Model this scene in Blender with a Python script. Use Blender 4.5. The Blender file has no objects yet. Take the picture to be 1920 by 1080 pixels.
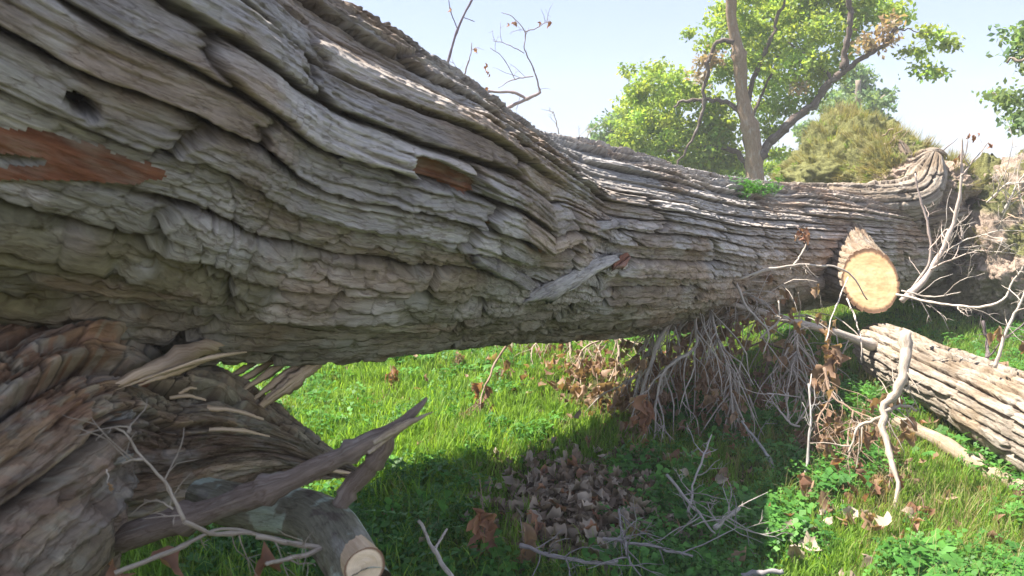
import bpy, math, random
import numpy as np
from mathutils import Vector, Matrix

random.seed(7)
rng = np.random.default_rng(7)
SC = bpy.context.scene
COL = SC.collection

# ------------------------------------------------------------------ camera, sky, sun, exposure
CAM_H = 1.5
PITCH = math.radians(9.0)
FPX = 1320.0
cam_d = bpy.data.cameras.new('camera')
cam = bpy.data.objects.new('camera', cam_d)
COL.objects.link(cam)
cam.location = (0, 0, CAM_H)
cam.rotation_euler = (math.radians(90) - PITCH, 0, 0)
cam_d.sensor_width = 36
cam_d.lens = FPX / 1920 * 36
cam_d.clip_start = 0.05
cam_d.clip_end = 2000
cam_d.dof.use_dof = True
cam_d.dof.focus_distance = 4.2
cam_d.dof.aperture_fstop = 7.0
SC.camera = cam

SUN_TRAVEL = Vector((0.56, -0.15, -1.0)).normalized()      # where the light goes
sd = -SUN_TRAVEL
SUN_EL = math.asin(sd.z)
SUN_AZ = math.atan2(sd.x, sd.y)                             # clockwise from +Y
W = bpy.data.worlds.new('World')
SC.world = W
W.use_nodes = True
wn = W.node_tree
sky = wn.nodes.new('ShaderNodeTexSky')
sky.sky_type = 'NISHITA'
sky.sun_disc = False
sky.sun_elevation = SUN_EL
sky.sun_rotation = SUN_AZ
sky.air_density = 1.0
sky.dust_density = 0.4
sky.ozone_density = 4.5
bg = wn.nodes['Background']
hs = wn.nodes.new('ShaderNodeHueSaturation'); hs.inputs['Saturation'].default_value = 1.12
tm = wn.nodes.new('ShaderNodeMix'); tm.data_type = 'RGBA'; tm.blend_type = 'MULTIPLY'; tm.inputs[0].default_value = 1.0
tm.inputs[7].default_value = (1.06, 0.93, 0.97, 1)
wn.links.new(sky.outputs[0], hs.inputs['Color']); wn.links.new(hs.outputs[0], tm.inputs[6]); 
ev = wn.nodes.new('ShaderNodeMix'); ev.data_type = 'RGBA'; ev.inputs[0].default_value = 0.74      # hazy summer air evens the sky out
ev.inputs[7].default_value = (2.1, 2.42, 3.15, 1)
wn.links.new(tm.outputs[2], ev.inputs[6]); wn.links.new(ev.outputs[2], bg.inputs[0])
bg.inputs[1].default_value = 0.075
sun_d = bpy.data.lights.new('sun', 'SUN')
sun_d.energy = 4.1
sun_d.angle = math.radians(0.5)
sun_d.color = (1.0, 0.94, 0.84)
sun = bpy.data.objects.new('sun', sun_d)
COL.objects.link(sun)
sun.rotation_euler = SUN_TRAVEL.to_track_quat('-Z', 'Y').to_euler()
sun.location = (-5, 5, 20)
SC.view_settings.view_transform = 'Standard'
SC.view_settings.look = 'None'
SC.view_settings.exposure = 2.02
SC.view_settings.gamma = 1.0

# ------------------------------------------------------------------ pixels of the photograph -> places
CP, SP = math.cos(PITCH), math.sin(PITCH)
def ray(px, py):
    x = (px - 960) / FPX
    z = (540 - py) / FPX
    return np.array([x, CP + z * SP, z * CP - SP])
def P(px, py, D):
    r = ray(px, py)
    return np.array([0, 0, CAM_H]) + r / np.linalg.norm(r) * D
def project(v):
    d = v - np.array([0, 0, CAM_H])
    f = d[..., 1] * CP - d[..., 2] * SP
    u = d[..., 1] * SP + d[..., 2] * CP
    f = np.maximum(f, 1e-3)
    return 960 + FPX * d[..., 0] / f, 540 - FPX * u / f

# ------------------------------------------------------------------ numpy noise
def _h(ix, iy, iz, seed):
    a = (ix.astype(np.int64) * 374761393 + iy.astype(np.int64) * 668265263 + iz.astype(np.int64) * 2147483647
         + seed * 1274126177) & 0xFFFFFFFF
    a = ((a ^ (a >> 13)) * 1274126177) & 0xFFFFFFFF
    a = ((a ^ (a >> 16)) * 2246822519) & 0xFFFFFFFF
    a = a ^ (a >> 15)
    return (a & 0xFFFFFF) / float(0xFFFFFF)
def n2(x, y, seed=0):
    x0 = np.floor(x); y0 = np.floor(y)
    fx = x - x0; fy = y - y0
    fx = fx * fx * fx * (fx * (fx * 6 - 15) + 10); fy = fy * fy * fy * (fy * (fy * 6 - 15) + 10)
    z = np.zeros_like(x0)
    a = _h(x0, y0, z, seed); b = _h(x0 + 1, y0, z, seed)
    c = _h(x0, y0 + 1, z, seed); d = _h(x0 + 1, y0 + 1, z, seed)
    return (a * (1 - fx) + b * fx) * (1 - fy) + (c * (1 - fx) + d * fx) * fy * 1.0 + 0.0
def n3(p, seed=0):
    i = np.floor(p); f = p - i
    f = f * f * (3 - 2 * f)
    r = 0
    for dx in (0, 1):
        for dy in (0, 1):
            for dz in (0, 1):
                w = (f[..., 0] if dx else 1 - f[..., 0]) * (f[..., 1] if dy else 1 - f[..., 1]) * (f[..., 2] if dz else 1 - f[..., 2])
                r = r + w * _h(i[..., 0] + dx, i[..., 1] + dy, i[..., 2] + dz, seed)
    return r
def fbm2(x, y, seed=0, o=4, g=0.5):
    r = 0; a = 1; t = 0
    for k in range(o):
        r = r + a * n2(x * 2 ** k + 17 * k, y * 2 ** k - 9 * k, seed + k)
        t += a; a *= g
    return r / t
def fbm3(p, seed=0, o=4, g=0.5):
    r = 0; a = 1; t = 0
    for k in range(o):
        r = r + a * n3(p * 2 ** k + 11.3 * k, seed + k)
        t += a; a *= g
    return r / t
def sst(a, b, x):
    t = np.clip((x - a) / (b - a), 0, 1)
    return t * t * (3 - 2 * t)
def voro(x, y, seed=0):
    """F1, F2, random id, offset from the cell's centre"""
    x0 = np.floor(x); y0 = np.floor(y)
    z = np.zeros_like(x0)
    f1 = np.full_like(x, 9.0); f2 = np.full_like(x, 9.0)
    rid = np.zeros_like(x); ox = np.zeros_like(x); oy = np.zeros_like(x)
    for dx in (-1, 0, 1):
        for dy in (-1, 0, 1):
            cx = x0 + dx; cy = y0 + dy
            jx = cx + 0.08 + 0.84 * _h(cx, cy, z, seed); jy = cy + 0.08 + 0.84 * _h(cx, cy, z + 1, seed)
            ddx = x - jx; ddy = y - jy
            d = np.sqrt(ddx * ddx + ddy * ddy)
            new = d < f1
            f2 = np.where(new, f1, np.minimum(f2, d))
            f1 = np.where(new, d, f1)
            rid = np.where(new, _h(cx, cy, z + 2, seed), rid)
            ox = np.where(new, ddx, ox); oy = np.where(new, ddy, oy)
    return f1, f2, rid, ox, oy

# ------------------------------------------------------------------ mesh helpers
def link(ob, parent=None):
    COL.objects.link(ob)
    if parent is not None:
        ob.parent = parent
    return ob
def mesh_np(name, V, F, mat=None, parent=None, col=None, uv=None, smooth=True, data_only=False):
    """V (n,3); F (m,3) or (m,4)"""
    V = np.asarray(V, dtype=np.float32).reshape(-1, 3); F = np.asarray(F, dtype=np.int32)
    me = bpy.data.meshes.new(name)
    k = F.shape[1]
    me.vertices.add(len(V)); me.vertices.foreach_set('co', V.ravel())
    me.loops.add(F.size); me.loops.foreach_set('vertex_index', F.ravel())
    me.polygons.add(len(F)); me.polygons.foreach_set('loop_start', np.arange(0, F.size, k, dtype=np.int32))
    me.polygons.foreach_set('use_smooth', np.full(len(F), smooth, dtype=bool))
    me.update(calc_edges=True)
    if uv is not None:
        l = me.uv_layers.new(name='UVMap')
        l.data.foreach_set('uv', np.asarray(uv, dtype=np.float32)[F.ravel()].ravel())
    if col is not None:
        a = me.color_attributes.new(name='tint', type='FLOAT_COLOR', domain='POINT')
        c = np.ones((len(V), 4), dtype=np.float32); c[:, :col.shape[1]] = col
        a.data.foreach_set('color', c.ravel())
    if mat is not None:
        me.materials.append(mat)
    if data_only:
        return me
    return link(bpy.data.objects.new(name, me), parent)
def compact(V, F, *attrs):
    u, inv = np.unique(F.ravel(), return_inverse=True)
    return (V[u], inv.reshape(F.shape)) + tuple(a[u] for a in attrs)
def tag(o, label, cat, group=None, kind=None):
    o['label'] = label; o['category'] = cat
    if group: o['group'] = group
    if kind: o['kind'] = kind
    return o
def empty(name, loc):
    o = bpy.data.objects.new(name, None)
    o.empty_display_size = 0.05
    o.location = tuple(float(c) for c in loc)
    COL.objects.link(o)
    return o
def under(child, parent):
    """parent a world-space mesh under an Empty that only has a location"""
    child.parent = parent
    child.matrix_parent_inverse = Matrix.Translation(parent.location).inverted()
    return child
def obj_from(name, me, parent=None):
    o = bpy.data.objects.new(name, me)
    COL.objects.link(o)
    if parent is not None:
        under(o, parent)
    return o

def catmull(pts, n):
    pts = np.asarray(pts, float)
    p = np.vstack([2 * pts[0] - pts[1], pts, 2 * pts[-1] - pts[-2]])
    m = len(pts) - 1
    # chord-based sampling
    seg = np.linalg.norm(np.diff(pts[:, :3], axis=0), axis=1)
    cum = np.concatenate([[0], np.cumsum(seg)])
    t = np.linspace(0, cum[-1], n) if np.isscalar(n) else np.asarray(n) * cum[-1]
    i = np.clip(np.searchsorted(cum, t, side='right') - 1, 0, m - 1)
    f = ((t - cum[i]) / np.maximum(seg[i], 1e-9))[:, None]
    a, b, c, d = p[i], p[i + 1], p[i + 2], p[i + 3]
    return 0.5 * (2 * b + (c - a) * f + (2 * a - 5 * b + 4 * c - d) * f * f + (3 * b - a - 3 * c + d) * f ** 3)

def tube_arrays(pts, rad, sides=6, jit=0.0, cap=True, sub=None):
    """tapered tube through pts; returns V,F(quads),UV"""
    pts = np.asarray(pts, float); rad = np.asarray(rad, float)
    if sub:
        q = catmull(np.column_stack([pts, rad]), sub)
        pts, rad = q[:, :3], np.maximum(q[:, 3], 0.0004)
    n = len(pts)
    if jit:
        off = np.column_stack([fbm2(np.linspace(0, n * .45, n) + 31 * k, np.full(n, pts[0, 0] * 7.1 + k * 3.7), 5 + k, 3) - .5 for k in range(3)])
        env = np.minimum(1, np.arange(n) / 3.0)[:, None]
        pts = pts + off * jit * env
    T = np.gradient(pts, axis=0); T /= np.linalg.norm(T, axis=1)[:, None] + 1e-12
    u = np.cross(T[0], [0.13, 0.2, 0.97]);
    if np.linalg.norm(u) < .1: u = np.cross(T[0], [1, 0, 0])
    u /= np.linalg.norm(u)
    V = []; UV = []
    ang = np.linspace(0, 2 * np.pi, sides, endpoint=False)
    s = 0
    for i in range(n):
        u = u - T[i] * np.dot(u, T[i]); u /= np.linalg.norm(u)
        w = np.cross(T[i], u)
        if i: s += np.linalg.norm(pts[i] - pts[i - 1])
        kn = 1 + .30 * (_h(np.array([i // 2 * 1.0]), np.array([np.floor(pts[0, 0] * 50)]), np.zeros(1), 3)[0] - .5) + (.35 if (i * 7 + sides) % 11 == 0 and 0 < i < n - 1 else 0)
        V.append(pts[i] + rad[i] * kn * (np.cos(ang)[:, None] * u + np.sin(ang)[:, None] * w))
        UV += [(s, a * rad[i]) for a in ang]
    V = np.vstack(V)
    F = []
    for i in range(n - 1):
        for j in range(sides):
            k = (j + 1) % sides
            F.append((i * sides + j, i * sides + k, (i + 1) * sides + k, (i + 1) * sides + j))
    UV = np.array(UV)
    if cap:
        b = len(V); V = np.vstack([V, pts[0], pts[-1]]); UV = np.vstack([UV, UV[0], UV[-1]])
        for j in range(0, sides):
            k = (j + 1) % sides
            F.append((b, k, j, j)); F.append((b + 1, (n - 1) * sides + j, (n - 1) * sides + k, (n - 1) * sides + k))
        F = np.array(F)
        # degenerate quads -> fan quads over pairs
        F = F[:-2 * sides]
        fan = []
        for j in range(0, sides - 1, 2):
            fan.append((b, (j + 2) % sides, (j + 1) % sides, j))
            o = (n - 1) * sides
            fan.append((b + 1, o + j, o + (j + 1) % sides, o + (j + 2) % sides))
        F = np.vstack([F, np.array(fan)])
    return V, np.array(F), UV
class MB:
    def __init__(s): s.V = []; s.F = []; s.U = []; s.C = []; s.n = 0
    def add(s, V, F, UV=None, C=None):
        s.V.append(V); s.F.append(np.asarray(F) + s.n); s.n += len(V)
        s.U.append(UV if UV is not None else np.zeros((len(V), 2)))
        s.C.append(np.tile(np.asarray(C if C is not None else (1, 1, 1), float), (len(V), 1)) if C is None or np.ndim(C) == 1 else C)
    def tube(s, pts, r0, r1=None, sides=6, jit=0.0, sub=None, C=None):
        pts = np.asarray(pts, float)
        rad = np.linspace(r0, r1 if r1 is not None else r0, len(pts)) if np.isscalar(r0) else np.asarray(r0)
        V, F, U = tube_arrays(pts, rad, sides, jit, True, sub)
        s.add(V, F, U, C)
    def build(s, name, mat, parent=None, smooth=True):
        o = mesh_np(name, np.vstack(s.V), np.vstack(s.F), mat, None, np.vstack(s.C), np.vstack(s.U), smooth)
        if parent is not None: under(o, parent)
        return o

# ------------------------------------------------------------------ materials
class NT:
    def __init__(s, name):
        s.m = bpy.data.materials.new(name); s.m.use_nodes = True
        s.t = s.m.node_tree; s.b = s.t.nodes['Principled BSDF']; s.out = s.t.nodes['Material Output']
    def n(s, kind, **kw):
        nd = s.t.nodes.new(kind)
        for k, v in kw.items():
            if k.startswith('i_'):
                nd.inputs[int(k[2:])].default_value = v
            else: setattr(nd, k, v)
        return nd
    def l(s, a, b): s.t.links.new(a, b)
    def mix(s, fac, a, b, mode='MIX'):
        nd = s.t.nodes.new('ShaderNodeMix'); nd.data_type = 'RGBA'; nd.blend_type = mode
        for sock, v in ((nd.inputs[0], fac), (nd.inputs[6], a), (nd.inputs[7], b)):
            if hasattr(v, 'links'): s.l(v, sock)
            elif isinstance(v, (tuple, list)): sock.default_value = (*v[:3], 1)
            else: sock.default_value = v
        return nd.outputs[2]
    def noise(s, vec, scale, detail=5, rough=.55, dist=0):
        nd = s.n('ShaderNodeTexNoise'); nd.inputs['Scale'].default_value = scale
        nd.inputs['Detail'].default_value = detail; nd.inputs['Roughness'].default_value = rough
        nd.inputs['Distortion'].default_value = dist
        if vec is not None: s.l(vec, nd.inputs['Vector'])
        return nd.outputs[0]
    def ramp(s, fac, stops):
        nd = s.n('ShaderNodeValToRGB')
        el = nd.color_ramp.elements
        while len(el) > 1: el.remove(el[-1])
        el[0].position = stops[0][0]; c = stops[0][1]; el[0].color = (*c, 1) if isinstance(c, tuple) else (c, c, c, 1)
        for p, c in stops[1:]:
            e = el.new(p); e.color = (*c, 1) if isinstance(c, tuple) else (c, c, c, 1)
        s.l(fac, nd.inputs[0]); return nd.outputs[0]
    def scaled(s, vec, sc):
        nd = s.n('ShaderNodeMapping'); nd.inputs['Scale'].default_value = sc; s.l(vec, nd.inputs[0]); return nd.outputs[0]
    def bump(s, h, strength, dist, prev=None):
        nd = s.n('ShaderNodeBump'); nd.inputs['Strength'].default_value = strength; nd.inputs['Distance'].default_value = dist
        s.l(h, nd.inputs['Height'])
        if prev is not None: s.l(prev, nd.inputs['Normal'])
        return nd.outputs[0]
    def fin(s, color=None, rough=.9, normal=None, spec=.2):
        if color is not None:
            if hasattr(color, 'links'): s.l(color, s.b.inputs['Base Color'])
            else: s.b.inputs['Base Color'].default_value = (*color, 1)
        s.b.inputs['Roughness'].default_value = rough
        s.b.inputs['Specular IOR Level'].default_value = spec
        if normal is not None: s.l(normal, s.b.inputs['Normal'])
        return s.m

def bark_material(name, tint_mul=(1, 1, 1), fine=1.0, strength=.8):
    """colour from the mesh's own tint; grain along the bark from its UVs (metres)"""
    m = NT(name)
    uv = m.n('ShaderNodeUVMap').outputs[0]
    at = m.n('ShaderNodeAttribute', attribute_name='tint').outputs['Color']
    g1 = m.noise(m.scaled(uv, (9, 75, 1)), 1.0 * fine, 8, .65, .6)
    g2 = m.noise(m.scaled(uv, (34, 240, 1)), 1.0 * fine, 6, .7, .3)
    g3 = m.noise(m.scaled(uv, (6, 14, 1)), 1.0 * fine, 4, .6)
    vo = m.n('ShaderNodeTexVoronoi', feature='DISTANCE_TO_EDGE'); vo.inputs['Scale'].default_value = 1.0
    wv = m.n('ShaderNodeVectorMath', operation='ADD')
    m.l(m.scaled(uv, (8, 52, 1)), wv.inputs[0])
    nn = m.n('ShaderNodeTexNoise'); nn.inputs['Scale'].default_value = 2.0; nn.inputs['Detail'].default_value = 4
    m.l(m.scaled(uv, (8, 52, 1)), nn.inputs['Vector'])
    m.l(nn.outputs[1], wv.inputs[1]); m.l(wv.outputs[0], vo.inputs['Vector'])
    crack = m.ramp(vo.outputs[0], [(0.0, 0.0), (.055, 1.0)])
    c = m.mix(1.0, at, m.ramp(g1, [(.3, (.66, .64, .62)), (.72, (1.24, 1.23, 1.2))]), 'MULTIPLY')
    c = m.mix(1.0, c, m.ramp(g2, [(.3, .72), (.7, 1.22)]), 'MULTIPLY')
    c = m.mix(m.ramp(g3, [(.52, 0.0), (.7, .4)]), c, (.52, .50, .46))
    c = m.mix(1.0, c, m.ramp(crack, [(0, (.72, .68, .65)), (1, (1, 1, 1))]), 'MULTIPLY')
    c = m.mix(1.0, c, tint_mul, 'MULTIPLY')
    nb = m.bump(g1, strength, .012)
    nb = m.bump(crack, strength * .55, .005, nb)
    nb = m.bump(g2, strength * .8, .004, nb)
    return m.fin(c, .92, nb, .12)

def wood_material(name, base, dark, ring=False):
    m = NT(name)
    uv = m.n('ShaderNodeUVMap').outputs[0]
    g = m.noise(m.scaled(uv, (4, 120, 1)), 1, 6, .6, .2)
    g2 = m.noise(m.scaled(uv, (3, 16, 1)), 1, 4, .6, .2)
    c = m.mix(m.ramp(g, [(.35, 0.0), (.7, 1.0)]), dark, base)
    c = m.mix(1.0, c, m.ramp(g2, [(.3, .72), (.7, 1.1)]), 'MULTIPLY')
    return m.fin(c, .75, m.bump(g, .7, .004), .25)

def leaf_material(name, c1, c2, trans=.45, rough=.55, patch=8.0):
    m = NT(name)
    oi = m.n('ShaderNodeObjectInfo')
    tc = m.n('ShaderNodeTexCoord').outputs['Object']
    n = m.noise(tc, patch, 3)
    base = m.mix(oi.outputs['Random'], c1, c2)
    hsv = m.n('ShaderNodeHueSaturation'); m.l(base, hsv.inputs['Color'])
    m.l(m.ramp(n, [(.25, .7), (.75, 1.25)]), hsv.inputs['Value'])
    at = m.n('ShaderNodeAttribute', attribute_name='tint').outputs['Color']
    col = m.mix(1.0, hsv.outputs[0], at, 'MULTIPLY')
    m.l(col, m.b.inputs['Base Color'])
    m.b.inputs['Roughness'].default_value = rough
    m.b.inputs['Specular IOR Level'].default_value = .3
    tr = m.n('ShaderNodeBsdfTranslucent')
    tcol = m.mix(1.0, col, (1.25, 1.2, .6), 'MULTIPLY')
    m.l(tcol, tr.inputs[0])
    mx = m.n('ShaderNodeMixShader'); mx.inputs[0].default_value = trans
    m.l(m.b.outputs[0], mx.inputs[1]); m.l(tr.outputs[0], mx.inputs[2]); m.l(mx.outputs[0], m.out.inputs[0])
    return m.m

M_BARK = bark_material('grey furrowed bark')
M_BARK_LIMB = bark_material('broken limb bark', strength=.9)
M_BARK_LOG = bark_material('log bark')
M_TREEBARK = bark_material('living tree bark', strength=.5)
M_TWIG = bark_material('grey dead twig', strength=.4)
M_RED = None
def red_wood():
    m = NT('red inner bark')
    uv = m.n('ShaderNodeUVMap').outputs[0]
    g = m.noise(m.scaled(uv, (5, 40, 1)), 1, 7, .65, .4)
    g2 = m.noise(m.scaled(uv, (30, 120, 1)), 1, 5, .6)
    c = m.ramp(g, [(.28, (.07, .03, .02)), (.46, (.20, .075, .04)), (.62, (.30, .125, .07)), (.8, (.36, .22, .15))])
    g3 = m.noise(m.scaled(uv, (7, 18, 1)), 1, 5, .6)
    c = m.mix(m.ramp(g3, [(.45, 0.0), (.68, .6)]), c, (.33, .27, .22))
    c = m.mix(m.ramp(g3, [(.30, .6), (.42, 0.0)]), c, (.07, .035, .025))
    return m.fin(c, .8, m.bump(g2, .8, .006, m.bump(g, .8, .014)), .2)
M_RED = red_wood()
M_PALE = wood_material('torn pale wood', (.78, .60, .42), (.50, .34, .21))
M_HOLE = NT('dark rotten hollow').fin((.045, .03, .02), 1.0)
M_DEAD = leaf_material('dead brown leaf', (.29, .165, .105), (.40, .27, .18), .35)
M_DEADRED = leaf_material('red brown dead leaf', (.32, .15, .095), (.40, .22, .15), .4)
M_GREYLEAF = leaf_material('grey weathered leaf', (.27, .20, .145), (.47, .385, .30), .1, .7)
M_GRASS = leaf_material('grass blades', (.15, .31, .04), (.30, .46, .08), .55, .5, 3)
M_GRASSDRY = leaf_material('dry grass blades', (.40, .33, .17), (.27, .28, .09), .4)
M_WEED = leaf_material('broad weed leaves', (.06, .20, .035), (.12, .30, .05), .4, .5, 12)
M_CROWN = leaf_material('lit tree leaves', (.20, .34, .07), (.33, .44, .10), .55, .5, 1.3)
M_CROWN2 = leaf_material('far tree leaves', (.16, .27, .12), (.22, .33, .15), .5, .5, 1.0)
M_BRONZE = leaf_material('wilted leaves', (.42, .33, .24), (.40, .36, .22), .4)

# ------------------------------------------------------------------ ground
def gz(x, y):
    x = np.asarray(x, float); y = np.asarray(y, float)
    near = np.clip(1 - np.hypot(x, y) / 60, 0, 1)
    h = (fbm2(x * .5 + 3, y * .5, 3, 3) - .5) * .16 + (fbm2(x * 2.1, y * 2.1, 9, 3) - .5) * .06
    return h * near - .02
def G(px, py, lift=0.0):
    r = ray(px, py)
    t = CAM_H / max(1e-3, -r[2])
    for _ in range(4):
        x, y = r[0] * t, r[1] * t
        z = float(gz(x, y)) + lift
        t = (CAM_H - z) / -r[2]
    return np.array([r[0] * t, r[1] * t, CAM_H + r[2] * t])
def ground():
    a = np.concatenate([np.linspace(-9, 9, 260), 9 + np.geomspace(.1, 68, 40)])
    a = np.concatenate([-(9 + np.geomspace(.1, 68, 40))[::-1], a])
    b = a + 5
    X, Y = np.meshgrid(a, b, indexing='ij')
    Z = gz(X, Y) + (fbm2(X * 9, Y * 9, 21, 3) - .5) * .025 * (np.hypot(X, Y) < 14)
    n, m = X.shape
    idx = np.arange(n * m).reshape(n, m)
    F = np.stack([idx[:-1, :-1], idx[1:, :-1], idx[1:, 1:], idx[:-1, 1:]], -1).reshape(-1, 4)
    mt = NT('meadow soil and thatch')
    tc = mt.n('ShaderNodeTexCoord').outputs['Object']
    g = mt.noise(tc, 1.3, 6); g2 = mt.noise(tc, 22, 6, .7)
    c = mt.ramp(g, [(.35, (.05, .05, .02)), (.55, (.07, .075, .025)), (.72, (.10, .08, .045))])
    c = mt.mix(1.0, c, mt.ramp(g2, [(.3, .5), (.7, 1.3)]), 'MULTIPLY')
    mm = mt.fin(c, .95, mt.bump(g2, .8, .03), .1)
    o = mesh_np('ground', np.stack([X, Y, Z], -1).reshape(-1, 3), F, mm)
    o['kind'] = 'structure'
    return o
GROUND = ground()

# ------------------------------------------------------------------ bark relief
def plates_level(s, v, w, L, seed, wander=.5, rag=.16):
    """long overlapping plates: shingled across, broken along; returns height 0..1, gap 0..1, random per plate, random per rib"""
    ph = v / w + wander * 2 * (fbm2(s * .55 / L, v * .33 / w, seed + 1, 3) - .5) + rag * 2 * (fbm2(s * 3.4 / L, v * 1.1 / w, seed + 2, 4, .6) - .5) + .5 * (n2(v * .31 / w + 9, s * .05, seed + 4) - .5)
    rid = np.floor(ph); t = ph - rid
    z = np.zeros_like(rid)
    r1 = _h(rid, z, z, seed + 5)
    u = s / L + r1 * 13.7 + .22 * t * (r1 - .3) + .30 * (fbm2(s * 2.5 / L, v * 2.0 / w, seed + 6, 3, .6) - .5)
    bid = np.floor(u); tb = u - bid
    r2 = _h(rid, bid, z, seed + 7)
    # some ribs sink away and let their neighbours meet
    amp = .30 + .70 * sst(.25, .42, n2(s * .9 / L + r1 * 31, rid * 3.1, seed + 8))
    prof = sst(0, .075, t) * (1 - .55 * t ** 1.3 - .3 * sst(.8, 1.0, t))
    ends = sst(0, .035, tb) * sst(1.0, .93, tb)
    gap = np.clip((1 - sst(.015, .13, t)) + sst(.84, .985, t) * .95 + (1 - ends) * .55, 0, 1)
    h = prof * amp * (.55 + .45 * ends) + .35 * (r2 - .5)
    return h, gap * amp, r2, r1
def bark(s, v, seed, A=.03, near=None, w=.085, L=.42):
    """height (m) and 0..1 channels over surface metres s (along) and v (around)"""
    h1, g1, a1, b1 = plates_level(s, v, w * 1.15, L * 1.5, seed, .45, .17)
    h2, g2, a2, b2 = plates_level(s + .03 * a1, v + .02 * a1, w * .46, L * .75, seed + 40, .45, .20)
    h3, g3, a3, b3 = plates_level(s, v + .01 * a2, w * .19, L * .3, seed + 80, .7, .28)
    fine = fbm2(s * 26, v * 60, seed + 8, 4, .62) - .5
    med = fbm2(s * 5, v * 13, seed + 9, 4, .55) - .5
    lvl2 = .25 + .75 * sst(.38, .62, fbm2(s * 1.6, v * 5, seed + 12, 3))
    lvl3 = .2 + .8 * sst(.4, .6, fbm2(s * 3.1, v * 8, seed + 13, 3))
    h = A * (1.15 * (h1 - .45) + .55 * lvl2 * (h2 - .45) + .20 * lvl3 * (h3 - .45) + .32 * fine + .34 * med)
    h = h - A * 1.25 * g1 ** 1.4 - A * .35 * lvl2 * g2 ** 1.5
    deep = np.clip(g1 * 1.1 + .45 * g2 * lvl2 + .15 * g3 * lvl3, 0, 1)
    return h, 1 - g1, a1, a2, deep, 1 - g2

def bark_tint(s, v, rid, rid2, deep, e2, seed, grey=(.50, .46, .43), warm=(.40, .315, .25), crack=(.055, .038, .03), moss=None):
    n = fbm2(s * 2.4, v * 4.5, seed + 20, 4)[..., None]
    n2_ = fbm2(s * 9, v * 20, seed + 24, 4)[..., None]
    c = np.array(grey) * (1 - sst(.45, .7, n)) + np.array(warm) * sst(.45, .7, n)
    c = c * (.78 + .34 * rid[..., None]) * (.85 + .25 * rid2[..., None]) * (.8 + .4 * n2_)
    d = (deep[..., None] ** 1.2) * .9
    c = c * (1 - d) + np.array(crack) * d
    if moss is not None:
        k = (moss * sst(.46, .62, fbm2(s * 4, v * 9, seed + 30, 4)))[..., None]
        c = c * (1 - k) + np.array((.15, .15, .06)) * k
    return c

def grid_faces(n, m, wrap=False):
    idx = np.arange(n * m).reshape(n, m)
    if wrap:
        idx = np.concatenate([idx, idx[:, :1]], 1)
    return np.stack([idx[:-1, :-1], idx[1:, :-1], idx[1:, 1:], idx[:-1, 1:]], -1).reshape(-1, 4)

def capsule_mask(px, py, segs, seed, rag=.35):
    """1 inside a ragged tapered capsule given on the photograph, found once on the bare surface"""
    out = np.zeros_like(px)
    nz = (fbm2(px / 70, py / 22, seed, 4) - .5) * 2
    for (x0, y0, r0, x1, y1, r1) in segs:
        dx, dy = x1 - x0, y1 - y0
        t = np.clip(((px - x0) * dx + (py - y0) * dy) / (dx * dx + dy * dy), 0, 1)
        d = np.hypot(px - x0 - t * dx, py - y0 - t * dy)
        r = r0 + (r1 - r0) * t
        out = np.maximum(out, sst(1.12, .88, d / r + nz * rag))
    return out

# ------------------------------------------------------------------ the fallen tree
TREE = empty('fallen_tree', (2.6, 6.2, 0.0))
tag(TREE, 'huge uprooted tree with grey furrowed bark lying across the whole view', 'fallen tree')

ST = [(0, -372, 640, .60), (150, -283, 655, .60), (300, -150, 668, .585), (450, -55, 678, .57), (600, 38, 680, .555), (800, 158, 660, .54), (950, 240, 642, .54),
      (1100, 272, 632, .54), (1300, 328, 604, .54), (1500, 356, 572, .52), (1650, 386, 548, .45), (1750, 398, 532, .40), (1806, 412, 508, .29), (1830, 435, 480, .14), (1838, 452, 464, .035)]
def stations():
    out = []
    for px, yt, yb, r in ST:
        a = ray(px, yt); b = ray(px, yb); a = a / np.linalg.norm(a); b = b / np.linalg.norm(b)
        half = math.acos(float(np.dot(a, b))) / 2
        m = a + b; m /= np.linalg.norm(m)
        out.append(np.append(np.array([0, 0, CAM_H]) + m * r / math.sin(half), r))
    out = np.array(out)
    pre = []
    d = out[0] - out[2]; d[3] = 0
    pre.append(out[0] + d * 2.4 + np.array([0, 0, .2, .02])); pre.append(out[0] + d * 1.1 + np.array([0, 0, .04, .01]))
    return np.vstack([pre, out])
STN = stations()
TRUNK_D = lambda px: float(np.interp(px, [q[0] for q in ST], [np.linalg.norm(q[:3] - [0, 0, CAM_H]) for q in STN[2:]]))

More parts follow.
